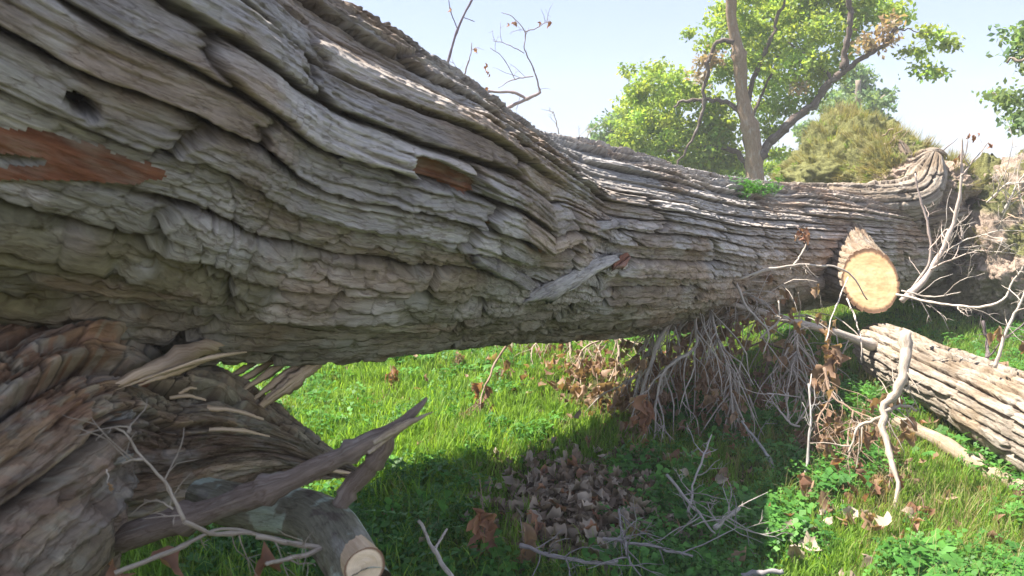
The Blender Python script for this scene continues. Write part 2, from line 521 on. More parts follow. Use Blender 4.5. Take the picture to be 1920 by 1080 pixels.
def build_trunk():
    # smooth axis
    q = catmull(STN, 400)
    for _ in range(60):
        q[1:-1] = .5 * q[1:-1] + .25 * (q[:-2] + q[2:])
    seg = np.linalg.norm(np.diff(q[:, :3], axis=0), axis=1); cum = np.concatenate([[0], np.cumsum(seg)])
    # sampling density by distance from the camera
    dist = np.linalg.norm(q[:, :3] - [0, 0, CAM_H], axis=1)
    step = np.clip(.0021 * dist, .0042, .014)
    step = np.where(cum < 1.0, .012, step)
    cnt = np.concatenate([[0], np.cumsum(seg / ((step[1:] + step[:-1]) / 2))])
    nu = int(cnt[-1])
    sv = np.interp(np.linspace(0, cnt[-1], nu), cnt, cum)
    C = np.column_stack([np.interp(sv, cum, q[:, k]) for k in range(4)])
    T = np.gradient(C[:, :3], axis=0); T /= np.linalg.norm(T, axis=1)[:, None]
    side = np.cross(T, [0, 0, 1]); side /= np.linalg.norm(side, axis=1)[:, None]     # towards the camera side
    up = np.cross(side, T)
    th = np.concatenate([np.linspace(-100, 125, 500), np.linspace(125, 260, 91)[1:-1]]) * math.pi / 180
    m = len(th)
    S = np.repeat(sv[:, None], m, 1); TH = np.repeat(th[None, :], nu, 0)
    R = C[:, 3][:, None] * np.ones_like(TH)
    V0 = TH * .56
    # gentle lobes of the trunk itself
    R = R * (1 + .035 * np.sin(2 * TH + S * .5) + .05 * (fbm2(S * .7, TH * 1.2, 77, 3) - .5))
    def place(R):
        return C[:, None, :3] + R[..., None] * (np.cos(TH)[..., None] * side[:, None] + np.sin(TH)[..., None] * up[:, None])
    base = place(R)
    px, py = project(base)
    front = (TH > -1.7) & (TH < 2.0)
    px = np.where(front, px, -9999)
    # where the two flows of bark meet in a V
    def locate(x, y):
        i = np.argmin((px - x) ** 2 + (py - y) ** 2)
        return S.ravel()[i], V0.ravel()[i]
    s0, v0 = locate(1005, 520)
    ds = S - s0
    V = V0 + .10 * np.exp(-np.sqrt(ds ** 2 + .002) / .24) * np.exp(-((V0 - v0 - .10) / .24) ** 2) * np.where(ds > 0, 1, .8)
    # bark turned round the lower limb base
    s1, v1 = locate(1275, 600)
    rr = np.hypot((S - s1) / .35, (V0 - v1) / .25)
    V = V + .06 * np.exp(-rr ** 2)
    nearness = sst(3.2, .8, S)
    A = .040 + .006 * sst(3, 6, S)
    Vb = (V - v0) * (.86 + .36 * sst(.8, 5, S))
    h, ridge, rid, rid2, deep, e2 = bark(S, Vb, 11, A, w=.074, L=.52)
    # broad weathered ribs on the near upper side
    rib = fbm2(S * .55 + .4 * V, V * 7.5, 91, 2)
    h = h * (1 - .3 * nearness * sst(.1, .7, V0)) + (rib - .5) * .11 * (.35 + .65 * nearness)
    # bulge of the limb base and crease of the V
    h = h + .07 * np.exp(-rr ** 2 * 1.2) - .035 * np.exp(-np.hypot(ds / .16, (V0 - v0) / .07) ** 2)
    c1, c2, cid, _, _ = voro(S / .085 + .6 * fbm2(S * 10, V * 16, 191, 3), V / .030 + .6 * fbm2(S * 10 + 9, V * 16, 192, 3), 193)
    ck = 1 - sst(.02, .13, c2 - c1)
    cm = sst(.45, .62, fbm2(S * 1.7, V * 4, 194, 3))
    h = h - .007 * ck * cm + .005 * (cid - .5) * cm
    deep = np.clip(deep + .5 * ck * cm, 0, 1)
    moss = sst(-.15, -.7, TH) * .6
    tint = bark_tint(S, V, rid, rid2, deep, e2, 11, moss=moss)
    # bluish sky light painted into the bark colour high on the trunk
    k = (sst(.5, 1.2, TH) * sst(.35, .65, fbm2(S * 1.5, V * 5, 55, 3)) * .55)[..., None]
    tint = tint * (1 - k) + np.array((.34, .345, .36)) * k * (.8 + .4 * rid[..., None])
    # deep shade of the underside painted into the bark colour, darker and browner
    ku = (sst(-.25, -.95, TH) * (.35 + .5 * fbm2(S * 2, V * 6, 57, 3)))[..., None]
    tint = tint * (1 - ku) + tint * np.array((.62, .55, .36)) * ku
    # warm brown towards the root end
    kb = (sst(1300, 1650, px) * .55)[..., None]
    tint = tint * (1 - kb) + tint * np.array((1.22, 1.02, .86)) * kb
    # bare red patches where the bark has come off
    patches = [([(-60, 285, 45, 150, 318, 40), (150, 318, 38, 305, 345, 12), (-60, 352, 14, 260, 352, 16)], 301),
               ([(770, 300, 20, 880, 352, 17)], 302),
               ([(1022, 478, 7, 1078, 456, 8)], 303),
               ([(912, 418, 9, 920, 424, 6)], 304)]
    pid = np.zeros(S.shape, int)
    for i, (segs, sd_) in enumerate(patches):
        mk = capsule_mask(px, py, segs, sd_, .3)
        isl = capsule_mask(px, py, [(-60, 326, 9, 75, 328, 6)], 311, .2) if i == 0 else 0
        mk = np.clip(mk - isl, 0, 1)
        h = h * (1 - mk) + mk * (-.020 + .2 * h)
        pid = np.where(mk > .5, i + 1, pid)
    # knot hole
    kx = capsule_mask(px, py, [(140, 186, 17, 172, 206, 15)], 320, .12)
    rim = capsule_mask(px, py, [(138, 184, 36, 176, 208, 32)], 321, .1) - kx
    h = h * (1 - .8 * kx - .12 * rim) + .006 * rim - .10 * kx
    pid = np.where(kx > .75, 9, pid)
    # overhanging lower lips of the plates
    lip = np.clip(h, -.03, .05) * .55
    pos = place(R + h) + lip[..., None] * (np.sin(TH)[..., None] * side[:, None] - np.cos(TH)[..., None] * up[:, None])
    F = grid_faces(nu, m, True)
    pf = pid.ravel()[F].max(1) * (pid.ravel()[F].min(1) > 0)
    Vt = pos.reshape(-1, 3); tc = tint.reshape(-1, 3); uv = np.column_stack([S.ravel(), V.ravel()])
    a = compact(Vt, F[pf == 0], tc, uv)
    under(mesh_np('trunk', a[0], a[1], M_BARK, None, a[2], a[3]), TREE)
    for i in range(1, 5):
        if (pf == i).any():
            a = compact(Vt, F[pf == i], tc, uv)
            o = under(mesh_np('bare_patch', a[0], a[1], M_RED, None, a[2], a[3]), TREE)
            o['label'] = 'red brown inner bark laid bare where a plate of bark fell off'
    a = compact(Vt, F[pf == 9], tc, uv)
    if len(a[1]):
        o = under(mesh_np('knot_hole', a[0], a[1], M_HOLE, None, a[2], a[3]), TREE); o['label'] = 'dark oval knot hole in the bark'
    return dict(S=S, px=px, py=py, pos=pos, C=C, T=T)
TR = build_trunk()
def on_trunk(x, y, lift=0.0):
    """nearest point of the trunk's surface seen at a place of the photograph"""
    d = (TR['px'] - x) ** 2 + (TR['py'] - y) ** 2
    p = TR['pos'].reshape(-1, 3)[np.argmin(d)]
    v = np.array([0, 0, CAM_H]) - p; v /= np.linalg.norm(v)
    return p + v * lift

def loft(name, pts, seed, mat, parent, nu, nv, A=.02, w=.06, L=.3, grey=(.30, .275, .245), warm=(.24, .19, .145), crack=(.10, .075, .055),
         moss=0.0, squash=1.0, shape=.08, cap=False, extra=None, part=None, stretch=1.0):
    """a bark covered limb through (x,y,z,r) stations"""
    q = catmull(np.array(pts), nu)
    C, Rr = q[:, :3], q[:, 3]
    T = np.gradient(C, axis=0); T /= np.linalg.norm(T, axis=1)[:, None]
    u = np.cross(T[0], [0, 0, 1]); u /= np.linalg.norm(u)
    us = []
    for i in range(nu):
        u = u - T[i] * np.dot(u, T[i]); u /= np.linalg.norm(u); us.append(u)
    us = np.array(us); ws = np.cross(us, T)
    s = np.concatenate([[0], np.cumsum(np.linalg.norm(np.diff(C, axis=0), axis=1))])
    th = np.linspace(0, 2 * np.pi, nv, endpoint=False) + np.pi
    S = np.repeat(s[:, None], nv, 1); TH = np.repeat(th[None], nu, 0)
    V = (TH - np.pi) * Rr.mean()
    R = Rr[:, None] * (1 + shape * np.sin(2 * TH + S * 2 + seed) + shape * 2 * (fbm2(S * 2.5 + seed, np.cos(TH) * 1.3 + 5, seed, 3) - .5))
    Sb = S * stretch
    h, ridge, rid, rid2, deep, e2 = bark(Sb, V, seed, 1.0, w=w, L=L)
    AA = np.minimum(A, Rr * .22)[:, None]
    h = h * AA
    tint = bark_tint(S, V, rid, rid2, deep, e2, seed, grey, warm, crack, moss=(sst(.3, -.6, np.sin(TH)) * moss if moss else None))
    def place(R):
        return C[:, None] + R[..., None] * (np.cos(TH)[..., None] * us[:, None] + squash * np.sin(TH)[..., None] * ws[:, None])
    if extra is not None:
        h, tint = extra(S, TH, place(R), h, tint)
    pos = place(R + h)
    F = grid_faces(nu, nv, True)
    o = mesh_np(name, pos.reshape(-1, 3), F, mat, None, tint.reshape(-1, 3), np.column_stack([Sb.ravel(), V.ravel()]))
    if parent is not None: under(o, parent)
    return o, pos

def cut_disc(name, c, nrm, ring, parent, seed=1, pale=(.76, .52, .29), mid=(.36, .20, .09), edge=(.22, .13, .08), offset=None):
    """a sawn end: closes the outline 'ring' (n,3) round centre c, with growth rings and saw marks"""
    nrm = np.asarray(nrm, float); nrm /= np.linalg.norm(nrm)
    u = np.cross(nrm, [0, 0, 1]); u /= np.linalg.norm(u); w = np.cross(nrm, u)
    K = 60; V = []; col = []
    n = len(ring)
    for k in range(K + 1):
        f = k / K
        rl = np.linalg.norm(ring - c, axis=1, keepdims=True)
        p = c + (ring - c) * f * (1 - (1 - f ** 4) * (1 - rl.mean() * .97 / rl))
        rr = f
        jag = (fbm2(np.cos(np.arange(n) / n * 6.283) * f * 4 + 7, np.sin(np.arange(n) / n * 6.283) * f * 4, seed, 3) - .5) * .005
        V.append(p + nrm * (jag * (f < .999))[:, None])
        e = sst(.86, .95, np.full(n, f))[:, None]
        g = (.86 + .14 * np.sin(f * 60 + 3 * fbm2(np.cos(np.arange(n) / n * 6.283) * 1.5, np.sin(np.arange(n) / n * 6.283) * 1.5, seed + 3, 2)))[:, None]
        cc = np.array(pale) * (.72 + .28 * g) * (.82 + .18 * sst(0, .3, np.full(n, f)))[:, None] + np.array(mid) * .3
        col.append(cc * (1 - e) + np.array(edge) * e)
    V = np.vstack(V); col = np.vstack(col)
    F = grid_faces(K + 1, n, True)
    m = NT(name + ' sawn wood')
    at = m.n('ShaderNodeAttribute', attribute_name='tint').outputs['Color']
    tc = m.n('ShaderNodeTexCoord').outputs['Object']
    g = m.noise(m.scaled(tc, (14, 14, 50)), 1, 5, .6); g2 = m.noise(tc, 7, 4)
    cc = m.mix(1.0, at, m.ramp(g, [(.3, .78), (.7, 1.15)]), 'MULTIPLY')
    cc = m.mix(1.0, cc, m.ramp(g2, [(.3, (.75, .68, .6)), (.65, (1.05, 1.05, 1.05))]), 'MULTIPLY')
    mat = m.fin(cc, .8, m.bump(g, .5, .003), .2)
    o = mesh_np(name, V, F, mat, None, col)
    o.parent = parent
    if parent.type == 'EMPTY':
        o.matrix_parent_inverse = Matrix.Translation(parent.location).inverted()
    return o

def Pr(px, py, D, r): return (*P(px, py, D), r)

# broken limb that props the trunk up at the lower left
def limb_extra(S, TH, pos, h, tint):
    px, py = project(pos)
    n = fbm2(px / 90, py / 40, 61, 4)
    red = sst(190, 60, np.hypot(px - 90, (py - 640))) * .8 + sst(.52, .66, n) * .6 * sst(420, 200, px)
    red = np.clip(red, 0, 1)[..., None]
    c = np.array((.30, .145, .10)) * (.6 + .8 * fbm2(px / 14, py / 9, 63, 4)[..., None])
    tint = tint * (1 - red * .45) + c * red * .45
    li = (sst(.54, .64, fbm2(px / 30, py / 22, 66, 4)))[..., None] * .6
    tint = tint * (1 - li) + np.array((.36, .36, .31)) * li
    st = sst(.3, .7, fbm2(S * 1.3, TH * 5.5 + S * .6, 69, 4))[..., None]; tint = tint * (.5 + .8 * st)
    rr = sst(.5, .62, fbm2(S * 1.6, TH * 4.2, 64, 3))[..., None]; tint = (tint * (1 - rr * .4) + np.array((.28, .16, .115)) * rr * .35) * np.array((.74, .685, .59))
    low = (sst(.0, 1.0, (py - 560 - .0 * px) / 480))[..., None] * .25
    tint = tint * (1 - low) + np.array((.36, .31, .28)) * low
    Vv = TH * .25
    c1, c2, cid, _, _ = voro(S / .060 + .5 * fbm2(S * 14, Vv * 20, 91, 3), Vv / .030 + .5 * fbm2(S * 14 + 9, Vv * 20, 92, 3), 93)
    ck = 1 - sst(.02, .16, c2 - c1)
    msk = sst(.42, .6, fbm2(S * 3, Vv * 6, 94, 3))
    h = h - .007 * ck * msk + .006 * (cid - .5) * msk + .020 * (fbm2(S * 16, Vv * 34, 95, 5, .65) - .5)
    tint = tint * (1 - .6 * (ck * msk)[..., None]) * (.8 + .4 * cid[..., None])
    h = h * (1 + .7 * red[..., 0]) + .05 * (fbm2(S * 2.2, TH * 3.5, 67, 4) - .5)
    return h, tint
LIMB, _ = loft('broken_limb', [Pr(-420, 1170, 1.75, .30), Pr(-150, 960, 1.88, .325), Pr(60, 822, 2.02, .30), Pr(220, 832, 2.14, .225), Pr(360, 825, 2.25, .18),
                         Pr(500, 838, 2.36, .090), Pr(600, 868, 2.44, .040), Pr(665, 886, 2.48, .010)],
               41, M_BARK_LIMB, TREE, 860, 420, A=.050, w=.078, L=.55, stretch=.62, extra=limb_extra, grey=(.42, .355, .28), warm=(.33, .235, .155), crack=(.05, .034, .026), moss=0.0)
LIMB['label'] = 'torn limb with shredded red brown and lichen grey bark'
# crumbled neck between trunk and limb
NECK, _ = loft('limb_collar', [Pr(-260, 470, 2.25, .30), Pr(-110, 590, 2.16, .26), Pr(20, 660, 2.08, .19), Pr(130, 700, 2.06, .13), Pr(230, 735, 2.1, .08), Pr(330, 760, 2.2, .04)],
               47, M_BARK_LIMB, TREE, 460, 300, A=.036, w=.06, L=.2, extra=limb_extra, grey=(.27, .24, .2), warm=(.3, .2, .14), crack=(.09, .06, .045), moss=.8)

def splinter(pts, width, thick, mat=M_PALE, name='splinter', parent=TREE, twist=0.0, taper=(0.35, 1, .05), seed=0, facing=(0, 1, 0)):
    """a torn sliver of wood with real thickness along pts"""
    n = 44
    q = catmull(np.array(pts, float), n)
    T = np.gradient(q, axis=0); T /= np.linalg.norm(T, axis=1)[:, None]
    f = np.linspace(0, 1, n)
    wd = np.interp(f, [0, .45, 1], np.array(taper) * width) * (1 + .6 * (fbm2(f * 6 + seed, f * 0 + seed, seed, 4, .7) - .5))
    wob = (fbm2(f * 7 + seed, f * 0 + 4.4, seed + 3, 4, .6) - .5) * width * .22
    V = []; UV = []
    s = 0
    for i in range(n):
        nn = np.array(facing, float); nn -= T[i] * np.dot(nn, T[i]); nn /= np.linalg.norm(nn)
        b = np.cross(T[i], nn)
        a = twist * f[i]
        b, nn = b * math.cos(a) + nn * math.sin(a), nn * math.cos(a) - b * math.sin(a)
        if i: s += np.linalg.norm(q[i] - q[i - 1])
        for (x, z) in ((-1, 0), (-.4, .9), (.35, .7), (1, 0), (.3, -1), (-.5, -.8)):
            V.append(q[i] + b * (x * wd[i] / 2 + wob[i] + .07 * width * (_h(np.array([float(i)]), np.array([x * 7]), np.zeros(1), seed)[0] - .5)) + nn * z * thick / 2 * (.4 + .6 * wd[i] / width)); UV.append((s, x * wd[i] / 2 + z * .01))
    V = np.array(V); F = grid_faces(n, 6, True)
    o = mesh_np(name, V, F, mat, None, np.ones((len(V), 3)), np.array(UV))
    return under(o, parent)

# long torn tongue of pale wood and its slivers
splinter([P(185, 735, 1.83), P(290, 690, 1.86), P(370, 662, 1.98), P(440, 655, 2.15), P(560, 665, 2.3)], .10, .018, seed=3, taper=(.06, 1, .1), twist=.3)
for q in range(7):
    splinter([P(215 + q * 18, 732 - q * 7, 1.81), P(300 + q * 16, 700 - q * 5, 1.83), P(390 + q * 12, 672 - q * 2, 1.95)], .014, .008, seed=60 + q, taper=(.05, 1, .3), twist=.4)
splinter([P(260, 722, 1.85), P(320, 700, 1.88), P(400, 672, 1.99)], .022, .012, seed=4, taper=(.2, 1, .1))
for i, (x0, y0, x1, y1, w_) in enumerate([(600, 676, 480, 768, .055), (572, 676, 476, 748, .034), (540, 676, 450, 735, .030), (512, 678, 432, 726, .026), (588, 682, 500, 750, .024), (480, 680, 415, 716, .022)]):
    splinter([P(x0, y0, 2.32), P((x0 + x1) / 2 + 6, (y0 + y1) / 2 - 4, 2.26), P(x1, y1, 2.22)], w_, .01, seed=10 + i, taper=(.6, 1, .35), twist=.5)
splinter([P(388, 765, 2.05), P(440, 770, 2.05), P(494, 786, 2.08)], .017, .012, seed=20, taper=(1, .8, .4))
splinter([P(392, 805, 2.03), P(445, 806, 2.03), P(505, 818, 2.09)], .016, .012, seed=21, taper=(.7, 1, .25))
splinter([P(318, 746, 1.98), P(350, 742, 1.98), P(386, 750, 2.0)], .012, .01, seed=22, taper=(.8, 1, .5))
splinter([P(335, 738, 1.98), P(355, 728, 1.99), P(368, 728, 2.0)], .011, .008, seed=23, taper=(.6, 1, .5))
splinter([P(150, 870, 1.72), P(200, 845, 1.76), P(240, 825, 1.8)], .02, .01, seed=24, taper=(.1, 1, .2))
splinter([P(610, 880, 2.36), P(640, 885, 2.38), P(668, 888, 2.4)], .014, .012, seed=25, taper=(.7, 1, .6))
def flake(a, b, width, seed, tint, mat=None, curl=.3, name='bark_flake', thick=.016):
    """a torn plate of bark between two points: ragged outline, uneven face, real thickness"""
    a = np.array(a, float); b = np.array(b, float)
    T = b - a; L = np.linalg.norm(T); T /= L
    N = np.array([0, 0, CAM_H]) - a; N /= np.linalg.norm(N); N = N + np.array([0, 0, .3]); N -= T * np.dot(N, T); N /= np.linalg.norm(N)
    B = np.cross(N, T)
    nu, nv = 46, 20
    u = np.linspace(0, 1, nu)[:, None] * np.ones((1, nv)); v = np.linspace(-1, 1, nv)[None] * np.ones((nu, 1))
    half = width / 2 * np.sin(np.pi * np.clip(u * .93 + .035, 0, 1)) ** .45
    half = half * (.72 + .6 * fbm2(u * 5, v * .5 + seed, seed, 3))
    x = u * L + (fbm2(v * 2.2 + seed, u * 0 + seed, seed + 1, 3) - .5) * L * .22
    y = v * half + (fbm2(u * 3, u * 0 + 3.3, seed + 2, 2) - .5) * width * .6
    hh, _, a1, a2, deep, _ = bark(x + seed, y + seed * .37, seed, .012, w=.05, L=.2)
    z = hh - curl * y * y / width - curl * .25 * (x - L / 2) ** 2 / L
    top = a + T * x[..., None] + B * y[..., None] + N * z[..., None]
    bot = a + T * x[..., None] + B * (y * .9)[..., None] + N * (z - thick - .01)[..., None]
    V = np.vstack([top.reshape(-1, 3), bot.reshape(-1, 3)])
    F = grid_faces(nu, nv); n0 = nu * nv
    idx = np.arange(n0).reshape(nu, nv)
    rim = np.concatenate([idx[:, 0], idx[-1, 1:], idx[::-1, -1][1:], idx[0, ::-1][1:-1]])
    r2 = np.roll(rim, -1)
    F = np.vstack([F, F[:, ::-1] + n0, np.stack([rim, rim + n0, r2 + n0, r2], -1)])
    t = np.array(tint) * (.7 + .6 * fbm2(x * 14, y * 30, seed + 5, 4)[..., None]) * (1 - .55 * deep[..., None])
    C = np.vstack([t.reshape(-1, 3), t.reshape(-1, 3) * .7])
    UV = np.vstack([np.column_stack([x.ravel(), y.ravel()])] * 2)
    return under(mesh_np(name, V, F, mat or M_BARK_LIMB, None, C, UV), TREE)
# rough red, tan and moss covered plates on the collar
for i, (x, y, l, w_, a, d) in enumerate([(60, 590, 150, .07, -22, 1.86), (100, 640, 150, .06, -12, 1.85), (25, 640, 110, .07, -30, 1.84), (110, 690, 130, .07, -32, 1.86), (45, 735, 170, .09, -34, 1.80),
                                   (80, 790, 210, .07, -24, 1.77), (135, 590, 90, .05, -60, 1.88), (175, 800, 160, .05, -24, 1.82), (215, 740, 150, .045, -28, 1.90), (20, 840, 170, .07, -25, 1.72), (150, 700, 120, .05, -45, 1.87),
                                   (30, 690, 120, .06, -38, 1.83), (120, 900, 260, .05, -22, 1.72)]):
    ca, sa = math.cos(math.radians(a)), math.sin(math.radians(a))
    tint = [(.42, .22, .16), (.44, .30, .22), (.40, .34, .23), (.34, .31, .16), (.38, .36, .31), (.40, .2, .15)][[1, 0, 1, 2, 3, 2, 0, 4, 5, 4, 3, 5, 4, 1, 4, 4][i]]
    flake(P(x - l / 2 * ca, y - l / 2 * sa, d + .02), P(x + l / 2 * ca, y + l / 2 * sa, d + .03), w_, 400 + i, tint)
loft('limb', [(-1.5, 1.6, 1.85, .38), (-2.05, 2.3, 2.0, .36), (-2.5, 3.1, 2.1, .34), (-2.75, 3.9, 2.3, .28), (-2.9, 4.6, 2.6, .1)], 59, M_BARK_LOG, TREE, 160, 80, A=.03, w=.08, L=.4)  # hidden limb, added so its shade falls on the lower left ground
# unseen limb added behind the trunk to throw shade on the left grass
loft('limb', [(-1.45, 1.5, 1.8, .40), (-1.68, 2.1, 1.95, .38), (-1.75, 2.8, 2.1, .36), (-1.62, 3.4, 2.2, .33), (-1.5, 3.8, 2.35, .2), (-1.45, 4.0, 2.4, .06)], 58, M_BARK_LOG, TREE, 160, 80, A=.03, w=.08, L=.4)

def recolor(o, c):
    me = o.data; me.color_attributes['tint'].data.foreach_set('color', np.tile(np.array([*c, 1.0]), len(me.vertices)))
    return o
# strip of bark peeled off in the V
flake(on_trunk(1000, 548, .035), on_trunk(1172, 474, .07), .085, 450, (.50, .46, .42), curl=.6, name='peeled_bark', thick=.02)
flake(on_trunk(1148, 490, .075), on_trunk(1184, 478, .08), .05, 451, (.36, .16, .10), name='torn_end')
flake(on_trunk(905, 472, .02), on_trunk(1015, 545, .03), .07, 452, (.36, .33, .31))
flake(on_trunk(1012, 470, .02), on_trunk(1095, 436, .03), .05, 453, (.36, .33, .31))
flake(on_trunk(640, 300, .015), on_trunk(740, 340, .02), .05, 454, (.36, .34, .33))
flake(on_trunk(1090, 430, .015), on_trunk(1180, 415, .02), .05, 455, (.36, .32, .3))
# stub of a sawn limb near the root end
def limb_stub():
    a = P(1540, 482, 7.0); c = P(1632, 526, 6.0)
    nrm = (c - a) / np.linalg.norm(c - a)
    st = [(*(a - nrm * .1), .44), (*(a + (c - a) * .35), .315), (*(a + (c - a) * .7), .245), (*c, .222)]
    o, pos = loft('limb_stub', st, 71, M_BARK_LOG, TREE, 150, 150, A=.020, w=.07, L=.25, grey=(.36, .29, .22), warm=(.33, .24, .17), crack=(.14, .095, .065))
    cn = np.array([-.02, -.86, .44]); cn /= np.linalg.norm(cn)       # the saw went through at a slant
    wgt = (np.linspace(0, 1, len(pos)) ** 5)[:, None]
    rc = pos.mean(1, keepdims=True); dv = pos - rc; rl = np.linalg.norm(dv, axis=2, keepdims=True)
    pos = rc + dv / rl * (rl * (1 - .55 * wgt[..., None]) + rl.mean(1, keepdims=True) * .55 * wgt[..., None])
    pos = pos + nrm * (-((pos[-1] - c) @ cn) / (nrm @ cn) * wgt)[..., None]
    o.data.vertices.foreach_set('co', pos.reshape(-1, 3).astype(np.float32).ravel()); o.data.update()
    ring = pos[-1]
    cut_disc('cut_face', ring.mean(0), cn, ring, o, 5)
limb_stub()

# the stem's second lobe and the big roots at the far end
BK = dict(grey=(.33, .28, .23), warm=(.29, .225, .165), crack=(.12, .085, .06))
loft('root_buttress', [Pr(1330, 400, 6.1, .16), Pr(1440, 386, 6.9, .19), Pr(1560, 378, 7.6, .18), Pr(1660, 376, 8.0, .185), Pr(1712, 368, 8.2, .20), Pr(1735, 335, 8.4, .17), Pr(1748, 302, 8.5, .10), Pr(1752, 288, 8.55, .04), Pr(1753, 284, 8.56, .01)],
     73, M_BARK_LOG, TREE, 420, 150, A=.035, w=.07, L=.3, **BK)
loft('root', [Pr(1600, 450, 8.3, .25), Pr(1700, 425, 8.3, .2), Pr(1770, 408, 8.4, .12), Pr(1805, 403, 8.6, .08), Pr(1830, 408, 8.7, .03), Pr(1834, 409, 8.7, .005)], 74, M_BARK_LOG, TREE, 200, 90, A=.03, w=.07, L=.3, **BK)
loft('root', [Pr(1650, 350, 9.2, .14), Pr(1690, 332, 8.9, .15), Pr(1725, 306, 8.8, .13), Pr(1752, 290, 8.8, .08), Pr(1772, 292, 8.8, .03), Pr(1776, 294, 8.8, .005)], 76, M_BARK_LOG, TREE, 160, 70, A=.03, w=.05, L=.2, **BK)
loft('root', [Pr(1640, 360, 9.2, .14), Pr(1680, 335, 8.9, .12), Pr(1700, 300, 8.8, .08), Pr(1690, 270, 8.8, .03), Pr(1686, 262, 8.8, .005)], 77, M_BARK_LOG, TREE, 120, 60, A=.02, w=.05, L=.2, **BK)
for k in range(60):
    x0, y0 = random.choice([(1700, 290), (1750, 300), (1830, 345), (1895, 380), (1870, 440), (1690, 260), (1900, 480), (1860, 520), (1800, 470)])
    x0 += random.uniform(-40, 30); y0 += random.uniform(-10, 30)
    D = 8.6 if x0 > 1780 else 9.0
    p = P(x0, y0, D); d = np.array([random.uniform(-.6, .9), random.uniform(-1, -.2), random.uniform(-.5, .7)]); pts = [p]
    for q in range(5):
        d = d + rng.normal(0, .35, 3); pts.append(pts[-1] + d / np.linalg.norm(d) * random.uniform(.03, .09))
    mb = MB(); mb.tube(pts, random.uniform(.006, .014), .003, 6, C=(.38, .29, .22)); mb.build('rootlet', M_TWIG, TREE)

def lump(name, c, ax, seed, mat, parent, n=5, rough=.45, tints=None, peak=0.0):
    """an uneven mass of soil: ball pushed about by 3D noise"""
    nu, nv = 180, 130
    u = np.linspace(0, 2 * np.pi, nu, endpoint=False); v = np.linspace(.02, np.pi - .02, nv)
    U, Vv = np.meshgrid(u, v, indexing='ij')
    d = np.stack([np.cos(U) * np.sin(Vv), np.sin(U) * np.sin(Vv), np.cos(Vv)], -1)
    r = 1 + rough * (fbm3(d * 1.6 + seed, seed, 5, .55) - .5) * 2 + .22 * (np.abs(fbm3(d * 7 + seed, seed + 3, 5, .6) - .5) * 2 - .3)
    d2 = d * np.array([1, 1, 1]) + np.stack([0 * d[..., 0], 0 * d[..., 0], peak * np.maximum(0, d[..., 2]) ** 5], -1)
    p = c + d2 * r[..., None] * np.array(ax)
    t = fbm3(d * 2.2 + seed * 2, seed + 9, 4)[..., None]
    t2 = fbm3(d * 9 + seed * 2, seed + 19, 4)[..., None]
    col = tints(p, d, t, t2)
    nuF = grid_faces(nu, nv)
    idx = np.arange(nu * nv).reshape(nu, nv)
    last = np.stack([idx[-1, :-1], idx[0, :-1], idx[0, 1:], idx[-1, 1:]], -1)
    F = np.vstack([nuF, last])
    o = mesh_np(name, p.reshape(-1, 3), F, mat, None, col.reshape(-1, 3))
    return under(o, parent), p, d

def soil_mat():
    m = NT('root plate soil')
    at = m.n('ShaderNodeAttribute', attribute_name='tint').outputs['Color']
    tc = m.n('ShaderNodeTexCoord').outputs['Object']
    g = m.noise(tc, 14, 8, .7); g2 = m.noise(tc, 60, 6, .7)
    c = m.mix(1.0, at, m.ramp(g, [(.3, .6), (.7, 1.25)]), 'MULTIPLY')
    c = m.mix(1.0, c, m.ramp(g2, [(.3, .8), (.7, 1.15)]), 'MULTIPLY')
    return m.fin(c, .97, m.bump(g2, .8, .02, m.bump(g, .9, .08)), .08)
M_SOIL = soil_mat()
def soil_tint(p, d, t, t2):
    soil = np.array((.56, .43, .34)); gr = np.array((.25, .25, .10))
    px = project(p)[0][..., None]
    k = sst(.4, .55, t + .30 * d[..., 2:3] + .36 * sst(1690, 1580, px) - .2)
    return (soil * (1 - k) + gr * k) * (.75 + .5 * t2)
plates = []
for (px, py, D, ax, sd_) in [(1590, 350, 10.2, (1.0, .8, .82), 2), (1665, 345, 9.6, (.55, .5, .55), 4), (1845, 430, 9.3, (.62, .5, .60), 6), (1915, 500, 8.9, (.62, .5, .66), 8), (1770, 480, 9.5, (.8, .6, .62), 9), (1950, 400, 9.4, (.6, .5, .6), 11), (1690, 338, 8.95, (.42, .35, .36), 12), (1768, 352, 8.7, (.30, .3, .27), 13)]:
    plates.append(lump('root_plate', P(px, py, D), ax, sd_, M_SOIL, TREE, tints=soil_tint, peak=.35 if sd_ == 2 else .1))

# ------------------------------------------------------------------ the sawn log on the right
LOG = empty('fallen_log', G(1800, 800))
tag(LOG, 'thick barked log lying on the sunlit grass at the right edge', 'log')
lo, lp = loft('bark', [Pr(1640, 652, 6.15, .17), Pr(1665, 662, 6.0, .205), Pr(1770, 712, 5.35, .215), Pr(1880, 762, 4.85, .222), Pr(2050, 845, 4.25, .23), Pr(2250, 950, 3.8, .23)], 81, M_BARK_LOG, LOG, 640, 200,
     A=.024, w=.055, L=.32, grey=(.36, .31, .26), warm=(.33, .26, .19), crack=(.10, .07, .05), stretch=.8)
for e_, sgn in ((0, 1), (-1, -1)):
    ring = lp[e_]; ax = (lp[0].mean(0) - lp[5].mean(0)) * sgn
    d_ = cut_disc('cut_face', ring.mean(0), ax, ring, LOG, 8 + e_, pale=(.4, .3, .2), mid=(.3, .2, .12))

